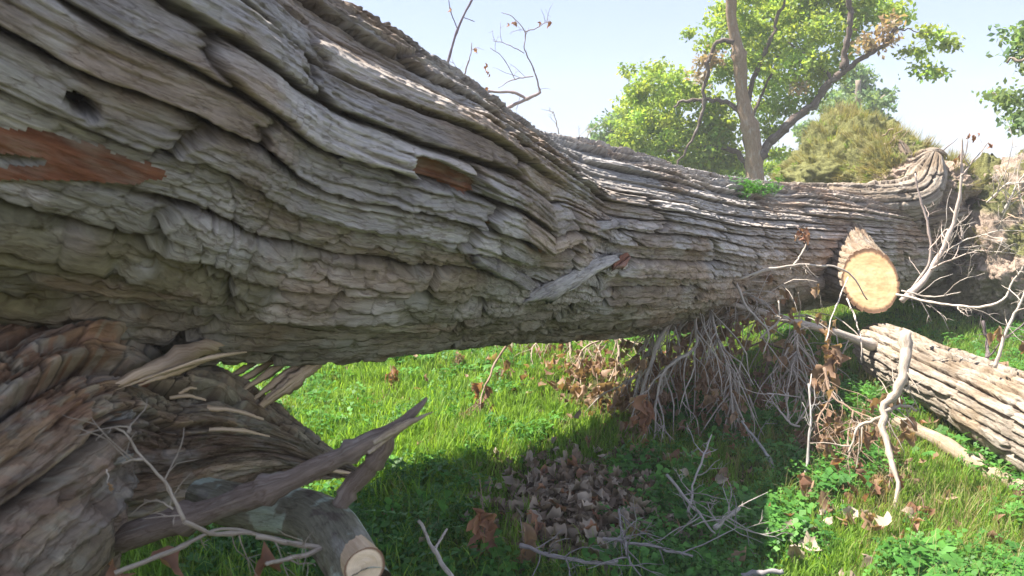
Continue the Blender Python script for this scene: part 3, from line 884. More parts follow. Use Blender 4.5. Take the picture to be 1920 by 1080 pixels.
# ------------------------------------------------------------------ leaves
def dead_leaf_mesh(name, seed, size=.11, curl=1.0, mat=M_DEAD):
    r = np.random.default_rng(seed)
    # lobed outline round the midrib
    base = np.array([(0, 0), (.22, .05), (.42, .18), (.40, .34), (.44, .52), (.33, .62), (.2, .8), (0, 1.0), (-.17, .8), (-.33, .64), (-.45, .52), (-.39, .34), (-.44, .18), (-.2, .04)])
    o = base * (1 + .34 * (r.random(base.shape) - .5))
    mid = np.array([(0, .12), (0, .38), (0, .68)])
    pts = np.vstack([o, mid])
    x, y = pts[:, 0], pts[:, 1]
    k = curl * r.uniform(.5, 1.3)
    z = k * (1.5 * x * x * (1 if seed % 2 else -.6) + .35 * (y - .5) ** 2 * r.choice([-1, 1.5]) + .12 * np.sin(9 * x + seed) * np.cos(7 * y))
    x = x * (1 - .38 * min(1.3, abs(curl)) * r.uniform(.3, 1.2)); 
    V = np.column_stack([x, y, z]) * size
    a, b, c = 14, 15, 16
    F = [(0, 1, a), (1, 2, a), (2, 3, a), (3, b, a), (3, 4, b), (4, 5, b), (5, c, b), (5, 6, c), (6, 7, c), (7, 8, c), (8, 9, c), (9, b, c), (9, 10, b), (10, 11, b), (11, a, b), (11, 12, a), (12, 13, a), (13, 0, a)]
    cc = np.ones((17, 3)) * (.85 + .3 * r.random()); cc[14:] *= .75
    return mesh_np(name, V, F, mat, col=cc, smooth=True, data_only=True)
LEAF_B = [dead_leaf_mesh('dead_leaf', 100 + i, .12, 1.2, M_DEAD) for i in range(6)]
LEAF_R = [dead_leaf_mesh('dead_leaf', 120 + i, .11, 1.5, M_DEADRED) for i in range(5)]
LEAF_G = [dead_leaf_mesh('dead_leaf', 140 + i, .11, 1.7, M_GREYLEAF) for i in range(6)]

def put_leaf(me, loc, parent, rot, scale, name='dead_leaf'):
    o = bpy.data.objects.new(name, me)
    COL.objects.link(o)
    o.parent = parent
    pl = parent.location
    o.location = (loc[0] - pl[0], loc[1] - pl[1], loc[2] - pl[2])
    o.rotation_euler = rot
    o.scale = (scale,) * 3
    return o
def hang_rot():
    # tip down
    return (math.radians(-90 + random.uniform(-30, 30)), random.uniform(-.4, .4), random.uniform(0, 6.28))
def hanging_cluster(parent, pos, n, spread, length, meshes, scale=1.0):
    for i in range(n):
        f = random.random()
        p = np.array(pos) + np.array([random.gauss(0, spread), random.gauss(0, spread), -f * length])
        put_leaf(random.choice(meshes), p, parent, hang_rot(), scale * random.uniform(.6, 1.1))

# ------------------------------------------------------------------ dead branches
def jpts(a, b, n, amp):
    t = np.linspace(0, 1, n)[:, None]
    p = np.array(a) * (1 - t) + np.array(b) * t
    p[1:-1] += rng.normal(0, amp, (n - 2, 3))
    return p
TW_GREY = (.47, .415, .375); TW_PALE = (.60, .53, .47); TW_DARK = (.17, .14, .14); TW_BROWN = (.28, .2, .15)
def side_twigs(mb, line, n, length, r, C, droop=.4, sub=2, up=0.0, tips=None):
    line = np.asarray(line)
    for i in range(n):
        k = random.randint(1, len(line) - 2)
        b = line[k]
        T = line[k + 1] - line[k]; T = T / (np.linalg.norm(T) + 1e-9)
        d = rng.normal(0, 1, 3); d -= T * np.dot(d, T) * .8; d /= np.linalg.norm(d); d = d + T * .7 + np.array([0, 0, up - droop * .5]); d /= np.linalg.norm(d)
        L = length * random.uniform(.4, 1.1)
        pts = [b]
        m = 6
        for j in range(m):
            d = d + rng.normal(0, .16, 3) + np.array([0, 0, -droop * .22]); d /= np.linalg.norm(d)
            pts.append(pts[-1] + d * L / m)
        mb.tube(pts, r, r * .35, 5, C=C)
        if tips is not None: tips.append(pts[-1])
        if sub > 0 and random.random() < .8:
            side_twigs(mb, pts, random.randint(1, 3), L * .55, r * .6, C, droop, sub - 1, up, tips)
def dead_branch(label, curves, C=TW_GREY, cat='branch', mat=M_TWIG, twigs=6, tl=.35, tr=.004, droop=.4, group=None, leaves=0, leafset=None, lscale=.8, up=0.0, name='dead_branch', jit=.02, sub=2):
    """curves: list of (points [(px,py,D)...] , r0, r1); the first is the stem"""
    first = curves[0][0][0]
    base = P(*first) if len(first) == 3 else G(*first)
    e = empty(name, base)
    tag(e, label, cat, group)
    for i, (pp, r0, r1) in enumerate(curves):
        pts = np.array([P(*q) if len(q) == 3 else G(*q, lift=.03) for q in pp])
        n = max(8, len(pp) * 5)
        q = catmull(pts, n)
        mb = MB()
        mb.tube(q, np.linspace(r0, r1, n), sides=8 if r0 > .01 else 6, jit=jit * min(1, r0 / .01 + .3), C=C)
        mb.build('stem' if i == 0 else 'side_branch', mat, e)
        if twigs:
            tips = []
            for _k in range(twigs):
                tb = MB(); side_twigs(tb, q, 1, tl, min(tr, r0 * .6), C, droop, sub, up, tips)
                tb.build('twig', mat, e)
            if leaves:
                ls = leafset or LEAF_B
                for t in random.sample(tips, min(len(tips), leaves)):
                    hanging_cluster(e, t, random.randint(1, 3), .02, .07, ls, lscale)
    return e

# tangle in front of the trunk
dead_branch('long grey branch arching from under the trunk, drooping in a curtain of twigs',
            [([(1660, 655, 5.75), (1560, 622, 5.5), (1480, 602, 5.2), (1400, 578, 4.95), (1335, 566, 4.75), (1270, 592, 4.6), (1235, 640, 4.5), (1215, 700, 4.45), (1190, 790, 4.45)], .034, .007),
             ([(1340, 566, 4.75), (1306, 590, 4.6), (1303, 650, 4.5), (1250, 690, 4.4), (1232, 745, 4.35), (1228, 830, 4.3)], .013, .004),
             ([(1330, 568, 4.75), (1345, 630, 4.6), (1365, 700, 4.5), (1372, 770, 4.5)], .009, .003),
             ([(1270, 592, 4.6), (1225, 600, 4.6), (1222, 640, 4.6), (1190, 720, 4.6)], .009, .003),
             ([(1420, 590, 5.0), (1395, 560, 4.9), (1380, 530, 4.85)], .008, .004),
             ([(1490, 605, 5.2), (1495, 650, 5.1), (1485, 700, 5.0)], .012, .004)],
            (.50, .44, .385), twigs=26, tl=.55, tr=.006, droop=.9, leaves=90, lscale=.62)
dead_branch('bare pale twig forking across the trunk below the sawn stub',
            [([(1352, 545, 4.7), (1400, 518, 4.75), (1490, 496, 4.85), (1560, 500, 4.95), (1592, 512, 5.0), (1628, 562, 5.1)], .010, .004),
             ([(1488, 497, 4.85), (1510, 462, 4.9), (1505, 435, 4.9)], .007, .003),
             ([(1380, 530, 4.7), (1400, 575, 4.65), (1440, 620, 4.6), (1430, 665, 4.6)], .009, .004),
             ([(1425, 635, 4.6), (1460, 600, 4.6), (1458, 565, 4.6)], .007, .004)],
            TW_PALE, twigs=2, tl=.15, tr=.003, droop=.2, sub=1)
e = dead_branch('small dead leaf bunch and dark twig caught on the trunk above the sawn stub',
            [([(1515, 470, 4.9), (1508, 448, 4.9), (1495, 425, 4.9)], .006, .004)], TW_DARK, twigs=3, tl=.08, tr=.003, sub=0, leaves=3, leafset=LEAF_R, lscale=.6, name='dead_twig', cat='twig')
hanging_cluster(e, P(1500, 428, 4.9), 5, .02, .05, LEAF_R, .7)
e = dead_branch('thin pale twig hanging in front of the stub, ending in a long curled brown leaf',
            [([(1590, 520, 5.2), (1565, 580, 4.9), (1550, 640, 4.7)], .005, .004)], TW_PALE, twigs=0, name='dead_twig', cat='twig')
hanging_cluster(e, P(1560, 640, 4.7), 9, .025, .24, LEAF_B, 1.1)
dead_branch('thin pale twig hanging straight down from the sawn stub beside the log end',
            [([(1588, 560, 5.3), (1605, 600, 5.1), (1616, 640, 5.0), (1614, 680, 5.0)], .006, .004)], TW_PALE, twigs=1, tl=.1, tr=.003, sub=0, name='dead_twig', cat='twig')
dead_branch('thick pale crooked branch standing in front of the log',
            [([(1698, 622, 4.0), (1696, 680, 3.95), (1684, 725, 3.92), (1656, 772, 3.9), (1664, 845, 3.85), (1684, 900, 3.8), (1678, 955, 3.78)], .026, .008),
             ([(1656, 772, 3.9), (1690, 760, 3.95), (1720, 770, 4.0)], .012, .004),
             ([(1656, 780, 3.9), (1610, 800, 3.9), (1590, 850, 3.85)], .009, .003)],
            (.46, .39, .33), twigs=6, tl=.25, tr=.004, droop=.3, leaves=3, jit=.03)
dead_branch('smooth pale stick lying on the grass below the log at the right edge',
            [([(1680, 790, 4.95), (1760, 825, 4.75), (1840, 878, 4.5), (1900, 908, 4.38), (2010, 930, 4.25)], .038, .052)],
            (.34, .27, .20), cat='stick', twigs=0, name='fallen_stick', jit=.015)
dead_branch('grey bowed twig rising from the clover in the shade, forked at its foot',
            [([(1500, 946, 3.9), (1470, 930, 3.95), (1448, 870, 4.0), (1410, 815, 4.1), (1392, 790, 4.15)], .013, .006),
             ([(1500, 946, 3.9), (1512, 880, 3.95), (1520, 790, 4.0), (1515, 720, 4.1)], .008, .004)],
            (.36, .34, .33), twigs=3, tl=.2, tr=.003, droop=.1)
dead_branch('cluster of stiff white twigs standing in the grass left of the pale crooked branch',
            [([(1500, 800, 4.4), (1478, 790, 4.4), (1476, 735, 4.45)], .007, .004), ([(1478, 790, 4.4), (1440, 742, 4.45)], .006, .004), ([(1478, 742, 4.4), (1440, 738, 4.4), (1500, 745, 4.4)], .005, .003),
             ([(1490, 800, 4.4), (1515, 760, 4.4), (1520, 700, 4.5)], .006, .003)], TW_PALE, twigs=3, tl=.2, tr=.003, droop=-.1, up=.4)
dead_branch('tangle of thin tan twigs and wilted leaves beneath the hanging curled leaf',
            [([(1545, 690, 4.6), (1560, 740, 4.5), (1600, 770, 4.4), (1650, 790, 4.3)], .009, .004), ([(1560, 740, 4.5), (1530, 800, 4.3), (1515, 880, 4.1)], .008, .003), ([(1600, 770, 4.4), (1590, 830, 4.2), (1600, 900, 4.0)], .006, .003)],
            TW_BROWN, twigs=14, tl=.3, tr=.003, droop=.5, leaves=36, leafset=LEAF_B, lscale=.65)
# brush under the trunk in the middle
for k, (x, y, D, lab) in enumerate([(950, 640, 6.2, 'small leafy dead twigs hanging under the middle of the trunk'), (1060, 640, 6.0, 'dense brush of dead twigs and tan leaves behind the trunk'),
                                    (1150, 650, 5.6, 'tan dead leaf brush beside the curtain of grey twigs'), (1330, 690, 5.3, 'dark heap of wilted leaves behind the curtain of grey twigs'), (1430, 660, 5.8, 'dark brush of dead leaves in the shade under the trunk')]):
    dead_branch(lab, [([(x, y - 30, D), (x + 10, y + 20, D - .1), (x - 20, y + 90, D - .3)], .012, .004), ([(x, y - 20, D), (x + 60, y + 10, D - .1), (x + 70, y + 100, D - .3)], .009, .003),
                      ([(x, y - 20, D), (x - 60, y + 10, D - .1), (x - 60, y + 80, D - .3)], .008, .003)],
                (.42, .34, .27) if k < 3 else TW_BROWN, twigs=15, tl=.42, tr=.0035, droop=.5, leaves=70 if k else 16, lscale=.62, leafset=LEAF_B if k != 1 else LEAF_R, name='dead_brush', cat='brush')
dead_branch('thin dead branch slanting across the sunlit grass under the trunk',
            [([(985, 600, 5.2), (940, 660, 4.9), (905, 740, 4.6), (900, 780, 4.5)], .012, .004)], TW_BROWN, twigs=8, tl=.3, tr=.003, droop=.3, leaves=5)
# dead leaf bunches standing in the grass
for (x, y, n, L, s, lab, fam) in [(735, 735, 9, .14, .8, 'brown leaf bunch in the sunlit grass nearest the dark leaning branch', LEAF_R), (905, 780, 10, .2, .9, 'tall brown leaf bunch hanging in the middle of the sunlit grass', LEAF_R),
                              (860, 690, 7, .1, .8, 'small brown leaf bunch just under the trunk', LEAF_B), (945, 720, 7, .14, .8, 'brown leaf bunch upper right of the tall sunlit bunch', LEAF_B),
                              (1210, 850, 16, .35, 1.0, 'long bunch of brown leaves hanging below the curtain of grey twigs', LEAF_R), (905, 1070, 15, .32, .95, 'tall reddish curled leaf bunch at the lower edge beside the leaf pile', LEAF_R),
                              (720, 760, 5, .05, .7, 'flat little heap of brown leaves left of the dark branch tip', LEAF_B), (1120, 770, 24, .2, .95, 'sunlit tan leaf heap at the edge of the shade', LEAF_B),
                              (1590, 930, 14, .12, .9, 'reddish leaf heap in the shade left of the pale crooked branch', LEAF_R), (1730, 980, 5, .06, 1.0, 'curled reddish leaves on the sunlit grass at lower right', LEAF_R),
                              (980, 1090, 6, .2, 1.0, 'folded tan leaf standing beside the tall reddish bunch', LEAF_B)]:
    b = G(x, y)
    e = empty('dead_leaf_bunch', b); tag(e, lab, 'dead leaves', 'bunches of dead leaves in the grass')
    mb = MB(); mb.tube([b, b + [0.01, 0, L * .6], b + [-.01, .01, L + .06]], .004, .002, 5, C=TW_BROWN); mb.build('stalk', M_TWIG, e)
    wide = .10 if 'heap' in lab else .028
    hanging_cluster(e, b + np.array([0, 0, L + .05]), n, wide, L, fam, s)

# right edge saplings and twigs
e = dead_branch('slender pale dead sapling leaning before the root plate with a few red leaves',
            [([(1690, 565, 5.2), (1735, 520, 5.25), (1775, 450, 5.3), (1797, 380, 5.3), (1803, 320, 5.3), (1802, 255, 5.3)], .022, .004), ([(1803, 330, 5.3), (1830, 295, 5.3), (1856, 262, 5.3)], .006, .002),
             ([(1745, 505, 5.25), (1800, 480, 5.2), (1830, 470, 5.2)], .006, .003), ([(1775, 455, 5.3), (1775, 430, 5.35), (1740, 470, 5.3)], .006, .003)], (.56, .47, .42), twigs=3, tl=.25, tr=.003, droop=0, up=.5)
for x, y in ((1832, 248), (1857, 262), (1803, 288), (1825, 244)): hanging_cluster(e, P(x, y, 5.3), 2, .012, .03, LEAF_R, .4)
dead_branch('thin pinkish dead stem crossing in front of the root buttress',
            [([(1700, 560, 5.6), (1742, 490, 5.6), (1740, 430, 5.6), (1722, 360, 5.6), (1716, 325, 5.6)], .011, .005)], (.52, .42, .38), twigs=2, tl=.2, tr=.003, droop=0)
dead_branch('arching bare twigs over the grass at the right edge',
            [([(1680, 552, 5.0), (1760, 568, 4.9), (1830, 576, 4.8), (1880, 562, 4.8), (1905, 520, 4.8), (1930, 480, 4.8)], .009, .005), ([(1690, 545, 5.0), (1750, 556, 5.0), (1800, 548, 5.0)], .006, .003),
             ([(1865, 690, 4.6), (1880, 640, 4.6), (1900, 590, 4.6), (1925, 540, 4.6)], .010, .005)], TW_PALE, twigs=4, tl=.3, tr=.003, droop=.1)
dead_branch('short dark broken twig standing behind the log at the right',
            [([(1850, 672, 5.2), (1852, 640, 5.3), (1842, 602, 5.3)], .013, .008), ([(1850, 672, 5.2), (1880, 640, 5.2), (1925, 600, 5.2)], .006, .004)], TW_DARK, twigs=2, tl=.15, tr=.003, droop=0, leaves=2)
dead_branch('fine dead twigs rising beside the root plate at the far right',
            [([(1880, 400, 8.0), (1905, 350, 8.0), (1925, 320, 8.0)], .012, .005), ([(1850, 380, 8.0), (1890, 345, 8.0), (1930, 345, 8.0)], .010, .004), ([(1760, 480, 8.0), (1810, 450, 8.0), (1880, 430, 8.0)], .008, .004)],
            TW_PALE, twigs=9, tl=.6, tr=.005, droop=0, up=.3)
# branches standing up behind the trunk against the sky
e = dead_branch('straight dark dead shoot rising behind the trunk at upper left of the sky',
            [([(815, 190, 5.0), (835, 130, 5.0), (858, 55, 5.0), (885, 0, 5.0), (905, -50, 5.0)], .011, .006), ([(858, 55, 5.0), (845, 20, 5.0), (838, -20, 5.0)], .004, .002), ([(870, 33, 5.0), (890, 40, 5.0)], .003, .002)],
            (.24, .2, .24), twigs=0, jit=.01)
hanging_cluster(e, P(842, 15, 5.0), 1, .01, .03, LEAF_R, .35)
e = dead_branch('forked dead branch with few wilted leaves against the sky behind the trunk',
            [([(930, 215, 5.2), (950, 203, 5.2), (985, 188, 5.2), (1013, 172, 5.2)], .015, .012), ([(890, 172, 5.2), (930, 172, 5.2), (965, 174, 5.2), (990, 186, 5.2)], .012, .009), ([(1013, 172, 5.2), (998, 125, 5.2), (984, 95, 5.2), (984, 60, 5.2), (962, 32, 5.2), (940, 24, 5.2)], .006, .002),
             ([(984, 60, 5.2), (1005, 52, 5.2), (1032, 38, 5.2)], .004, .002), ([(1000, 143, 5.2), (965, 148, 5.2), (935, 165, 5.2)], .005, .002), ([(983, 100, 5.2), (950, 82, 5.2), (925, 77, 5.2)], .0035, .002),
             ([(965, 148, 5.2), (945, 110, 5.2), (920, 90, 5.2)], .003, .002), ([(868, 150, 5.2), (880, 110, 5.2), (885, 80, 5.2)], .006, .003)],
            (.36, .3, .3), twigs=2, tl=.2, tr=.0022, droop=.1, sub=1)
for x, y, n, L in ((914, 118, 5, .08), (912, 150, 2, .08), (892, 88, 3, .02), (868, 135, 3, .04), (1012, 40, 1, .01), (1030, 40, 2, .01), (960, 38, 2, .01), (948, 40, 1, .01)): hanging_cluster(e, P(x, y, 5.2), n, .008, L, LEAF_R, .38)
dead_branch('row of fine dead sprigs standing on the far shoulder of the trunk',
            [([(1050, 262, 5.2), (1042, 225, 5.2), (1036, 208, 5.2)], .005, .002), ([(1100, 280, 5.4), (1104, 250, 5.4), (1120, 235, 5.4)], .004, .002), ([(1080, 270, 5.3), (1088, 252, 5.3)], .004, .002)], TW_GREY, twigs=3, tl=.12, tr=.002, droop=0, up=.4, cat='twig', name='dead_twig')

# ------------------------------------------------------------------ foreground pieces at the lower left
FB = empty('leaning_branch', P(420, 965, 1.35))
tag(FB, 'dark smooth dead branch leaning across the lower left foreground, splintered tip to the right', 'branch')
mb = MB(); mb.tube([P(60, 1062, 2.1), P(230, 1008, 1.85), P(380, 962, 1.72), P(540, 902, 1.6), (P(665, 842, 1.55)), P(745, 800, 1.53), P(785, 765, 1.52), P(800, 745, 1.52)], [.025, .027, .027, .024, .020, .015, .008, .003], sides=16, jit=.006, sub=60, C=(.23, .18, .155)); mb.build('stem', M_TREEBARK, FB)
mb = MB(); mb.tube([P(635, 950, 1.62), P(665, 905, 1.6), P(700, 868, 1.56), P(726, 835, 1.53), P(735, 815, 1.5)], [.02, .019, .018, .014, .006], sides=12, jit=.01, sub=24, C=(.24, .185, .155)); mb.build('side_branch', M_TREEBARK, FB)
for a, b, w_ in (((700, 830, 1.47), (812, 772, 1.52), .02), ((690, 850, 1.47), (752, 808, 1.5), .012)):
    o = splinter([P(*a), (P(*a) + P(*b)) / 2 + [0, 0, .004], P(*b)], w_, .008, name='splinter', parent=FB, seed=int(a[0]), mat=M_TREEBARK, taper=(.7, 1, .1)); recolor(o, (.38, .3, .22))

SL = empty('sawn_branch', P(600, 1000, 1.65))
tag(SL, 'smooth grey green mottled branch with a fresh pale sawn end at the bottom edge', 'branch')
def mott(S, TH, pos, h, tint):
    n = fbm3(pos * 16, 5, 4)[..., None]; k = sst(.55, .60, n); k2 = sst(.36, .32, n)
    t = np.array((.19, .18, .135)) * (.85 + .3 * fbm3(pos * 60, 8, 3)[..., None])
    t = t * (1 - k) + np.array((.38, .44, .38)) * k
    t = t * (1 - k2) + np.array((.13, .11, .09)) * k2
    return h * .12, t
sb, sp_ = loft('stem', [Pr(380, 930, 1.95, .05), Pr(470, 952, 1.85, .055), Pr(560, 962, 1.74, .057), Pr(612, 985, 1.65, .055), Pr(645, 1030, 1.56, .052), Pr(668, 1075, 1.48, .05), Pr(686, 1112, 1.42, .05)], 95, M_TREEBARK, SL, 160, 60, A=.01, w=.05, L=.2, extra=mott)
ring = sp_[-1]; nr = sp_[-1].mean(0) - sp_[-4].mean(0)
c0 = P(683, 1064, 1.40)
sb2, sp2 = loft('side_branch', [Pr(648, 1020, 1.56, .035), Pr(668, 1046, 1.49, .036), (*c0, .036)], 96, M_PALE, SL, 20, 24, A=.001, w=.05, L=.2)
cut_disc('cut_face', c0, np.array([.1, -.75, .35]), sp2[-1], SL, 3, pale=(.6, .48, .34), mid=(.5, .38, .25))
e = dead_branch('fine curling twigs with one bud shoot in front of the broken limb',
            [([(215, 1075, 1.5), (330, 1030, 1.5), (420, 990, 1.55), (520, 1010, 1.6), (570, 1025, 1.65)], .0045, .0025), ([(345, 975, 1.45), (310, 905, 1.45), (262, 850, 1.45), (235, 812, 1.45), (215, 800, 1.45)], .0035, .0015), ([(268, 862, 1.45), (248, 862, 1.45), (230, 868, 1.45)], .0025, .0018),
             ([(345, 978, 1.45), (400, 1000, 1.5), (480, 1000, 1.55), (575, 1028, 1.65)], .0045, .003), ([(240, 812, 1.45), (243, 805, 1.45), (241, 800, 1.45)], .003, .002), ([(480, 1005, 1.5), (560, 1020, 1.5), (600, 1028, 1.5), (540, 1050, 1.45), (500, 1056, 1.4)], .005, .004), ([(325, 955, 1.45), (310, 945, 1.45), (292, 935, 1.45)], .002, .001)],
            (.42, .36, .3), twigs=2, tl=.12, tr=.0016, droop=.1, sub=1, jit=.008, name='dead_twig', cat='twig')
e = dead_branch('single withered leaf on a thin stalk before the broken limb', [([(200, 880, 1.55), (203, 893, 1.55), (202, 905, 1.55)], .0015, .001)], TW_PALE, twigs=0, name='dead_twig', cat='twig')
hanging_cluster(e, P(202, 905, 1.55), 1, .001, .005, LEAF_B, .22)
dead_branch('pale forked stick upright in the shaded grass at the bottom edge',
            [([(850, 1085, 2.35), (815, 1035, 2.4), (785, 975, 2.45)], .0075, .005), ([(815, 1030, 2.4), (838, 992, 2.45)], .005, .004)], (.5, .44, .4), twigs=0, name='fallen_stick', cat='stick', jit=.012)
e = empty('dead_leaf_bunch', P(505, 1075, 1.6)); tag(e, 'reddish dead leaf curled at the bottom edge left of the sawn branch', 'dead leaves', 'bunches of dead leaves in the grass')
for x, y, s in ((500, 1075, .7), (285, 1035, .7), (200, 1060, .5), (520, 1085, .6)): put_leaf(random.choice(LEAF_R), P(x, y, 1.6), e, (random.uniform(-.8, .3), random.uniform(-.5, .5), random.uniform(0, 6)), s)

# ------------------------------------------------------------------ leaf pile
PILE = empty('leaf_pile', G(1090, 970))
tag(PILE, 'heap of grey brown fallen leaves in the shade at the bottom centre', 'leaf pile')
for i in range(290):
    a = random.gauss(0, 1); b = random.gauss(0, 1)
    p = G(1090 + a * 98, 975 + b * 56, .0)
    hgt = .055 * math.exp(-(a * a + b * b) / 2)
    me = random.choice(LEAF_G if random.random() < .85 else LEAF_R)
    put_leaf(me, p + np.array([0, 0, .055 + hgt * random.uniform(.4, 1.2)]), PILE, (random.gauss(0, .55), random.gauss(0, .55), random.uniform(0, 6.28)), random.uniform(.35, .95))
cr = MB(); lm = []
for me in LEAF_G[:4]:
    v = np.empty(len(me.vertices) * 3, np.float32); me.vertices.foreach_get('co', v); lm.append((v.reshape(-1, 3), np.array([list(q.vertices) for q in me.polygons])))
for i in range(900):
    a = random.gauss(0, 1); b = random.gauss(0, 1)
    p = G(1095 + a * 100, 968 + b * 60, .0) + np.array([0, 0, .03 + .07 * math.exp(-(a * a + b * b) / 2) * random.random()])
    v, f = random.choice(lm)
    R = np.array(Matrix.Rotation(random.uniform(0, 6.28), 3, 'Z') @ Matrix.Rotation(random.gauss(0, .9), 3, 'X') @ Matrix.Rotation(random.gauss(0, .9), 3, 'Y'))
    cr.add((v * random.uniform(.25, .7)) @ R.T + p, f, None, tuple(random.uniform(.5, 1.0) * np.array((1, .93, .88))))
o = cr.build('crumbled_leaves', M_GREYLEAF, PILE); o['kind'] = 'stuff'
dead_branch('bent grey stick arching over the leaf pile',
            [([(975, 1022, 2.75), (1040, 1040, 2.7), (1110, 1055, 2.65), (1160, 1052, 2.65)], .008, .005), ([(1130, 1010, 2.8), (1200, 1020, 2.8), (1300, 1045, 2.8)], .007, .004), ([(1160, 955, 3.0), (1170, 1010, 2.8), (1180, 1060, 2.6)], .005, .003)], (.32, .29, .29), twigs=7, tl=.3, tr=.003, droop=.1)
dead_branch('pale thin sticks poking up right of the leaf pile',
            [([(1290, 960, 3.1), (1310, 880, 3.3), (1335, 815, 3.5)], .006, .003), ([(1250, 890, 3.2), (1300, 950, 3.1), (1340, 1000, 2.9)], .006, .004), ([(1340, 990, 2.9), (1385, 955, 3.0)], .009, .007)], (.42, .38, .36), twigs=7, tl=.25, tr=.003, droop=.1)
dead_branch('short grey stick lying in the clover at the bottom edge', [([(1390, 1080, 2.75), (1430, 1075, 2.75), (1470, 1072, 2.75)], .010, .008)], (.3, .28, .29), twigs=0, name='fallen_stick', cat='stick')
# scattered fallen leaves belong to the ground
def litter(n, cx, cy, sx, sy, fam, smin=.4, smax=.85, lift=.05):
    for i in range(n):
        x = random.gauss(cx, sx); y = max(random.gauss(cy, sy), 600)
        if y > 1120: continue
        p = G(x, y)
        put_leaf(random.choice(fam), p + np.array([0, 0, random.uniform(.4, 1.4) * lift]), GROUND, (random.gauss(0, .6), random.gauss(0, .6), random.uniform(0, 6.28)), random.uniform(smin, smax))
litter(60, 1230, 940, 90, 80, LEAF_G + LEAF_R[:2], .35, .75); litter(40, 1300, 780, 90, 60, LEAF_B, lift=.1); litter(60, 1120, 745, 55, 35, LEAF_B, lift=.12)
litter(40, 1600, 880, 90, 90, LEAF_R + LEAF_B); litter(22, 1800, 900, 100, 90, LEAF_B); litter(14, 850, 750, 160, 40, LEAF_B); litter(28, 1560, 1010, 80, 40, LEAF_G); litter(60, 1430, 850, 160, 110, LEAF_B + LEAF_R); litter(40, 1000, 700, 110, 35, LEAF_B, lift=.1)

# ------------------------------------------------------------------ grass and weeds
def scatter(name, protos, pts, rot, scl, idx, label, cat='grass'):
    coll = bpy.data.collections.new(name + '_kinds')
    for i, me in enumerate(protos):
        o = bpy.data.objects.new('kind_%02d' % i, me); coll.objects.link(o)
    me = bpy.data.meshes.new(name)
    me.vertices.add(len(pts)); me.vertices.foreach_set('co', np.asarray(pts, dtype=np.float32).ravel())
    for nm, ty, arr in (('rot', 'FLOAT_VECTOR', rot), ('scl', 'FLOAT', scl), ('idx', 'INT', idx)):
        a = me.attributes.new(nm, ty, 'POINT')
        a.data.foreach_set('vector' if ty == 'FLOAT_VECTOR' else 'value', np.asarray(arr).ravel())
    me.update()
    ob = link(bpy.data.objects.new(name, me))
    ng = bpy.data.node_groups.new(name, 'GeometryNodeTree')
    ng.interface.new_socket('Geometry', in_out='INPUT', socket_type='NodeSocketGeometry')
    ng.interface.new_socket('Geometry', in_out='OUTPUT', socket_type='NodeSocketGeometry')
    gi = ng.nodes.new('NodeGroupInput'); go = ng.nodes.new('NodeGroupOutput')
    ip = ng.nodes.new('GeometryNodeInstanceOnPoints'); ci = ng.nodes.new('GeometryNodeCollectionInfo')
    ci.inputs['Collection'].default_value = coll; ci.inputs['Separate Children'].default_value = True; ci.inputs['Reset Children'].default_value = True
    def attr(nm, ty):
        n = ng.nodes.new('GeometryNodeInputNamedAttribute'); n.data_type = ty; n.inputs[0].default_value = nm; return n.outputs[0]
    L = ng.links.new
    L(gi.outputs[0], ip.inputs['Points']); L(ci.outputs[0], ip.inputs['Instance'])
    ip.inputs['Pick Instance'].default_value = True
    L(attr('idx', 'INT'), ip.inputs['Instance Index'])
    e2r = ng.nodes.new('FunctionNodeEulerToRotation'); L(attr('rot', 'FLOAT_VECTOR'), e2r.inputs[0]); L(e2r.outputs[0], ip.inputs['Rotation'])
    L(attr('scl', 'FLOAT'), ip.inputs['Scale'])
    L(ip.outputs[0], go.inputs[0])
    md = ob.modifiers.new('scatter', 'NODES'); md.node_group = ng
    tag(ob, label, cat, kind='stuff')
    return ob

def blade(V, F, C, b, ang, L, w, bend, seg=4, c=1.0):
    n0 = len(V)
    d = np.array([math.cos(ang), math.sin(ang), 0]); sd_ = np.array([-d[1], d[0], 0])
    p = np.array(b, float); th = random.uniform(.02, .35)
    for i in range(seg + 1):
        f = i / seg
        ww = w * (1 - f ** 1.6) + .0004
        V.append(p - sd_ * ww / 2); V.append(p + sd_ * ww / 2); C += [(c * (.75 + .35 * f),) * 3] * 2
        a = th + bend * f * f
        p = p + (d * math.sin(a) + np.array([0, 0, 1]) * math.cos(a)) * L / seg
    for i in range(seg):
        a = n0 + 2 * i; F.append((a, a + 1, a + 3, a + 2))
def tuft(i, n, hmin, hmax, w, spread, mat, bend=1.4):
    V, F, C = [], [], []
    for _ in range(n):
        r = spread * math.sqrt(random.random()); a = random.uniform(0, 6.28)
        blade(V, F, C, (r * math.cos(a), r * math.sin(a), -.01), random.uniform(0, 6.28), random.uniform(hmin, hmax), w * random.uniform(.6, 1.2), random.uniform(.2, bend), c=random.uniform(.7, 1.2))
    return mesh_np('tuft', V, F, mat, col=np.array(C), data_only=True)
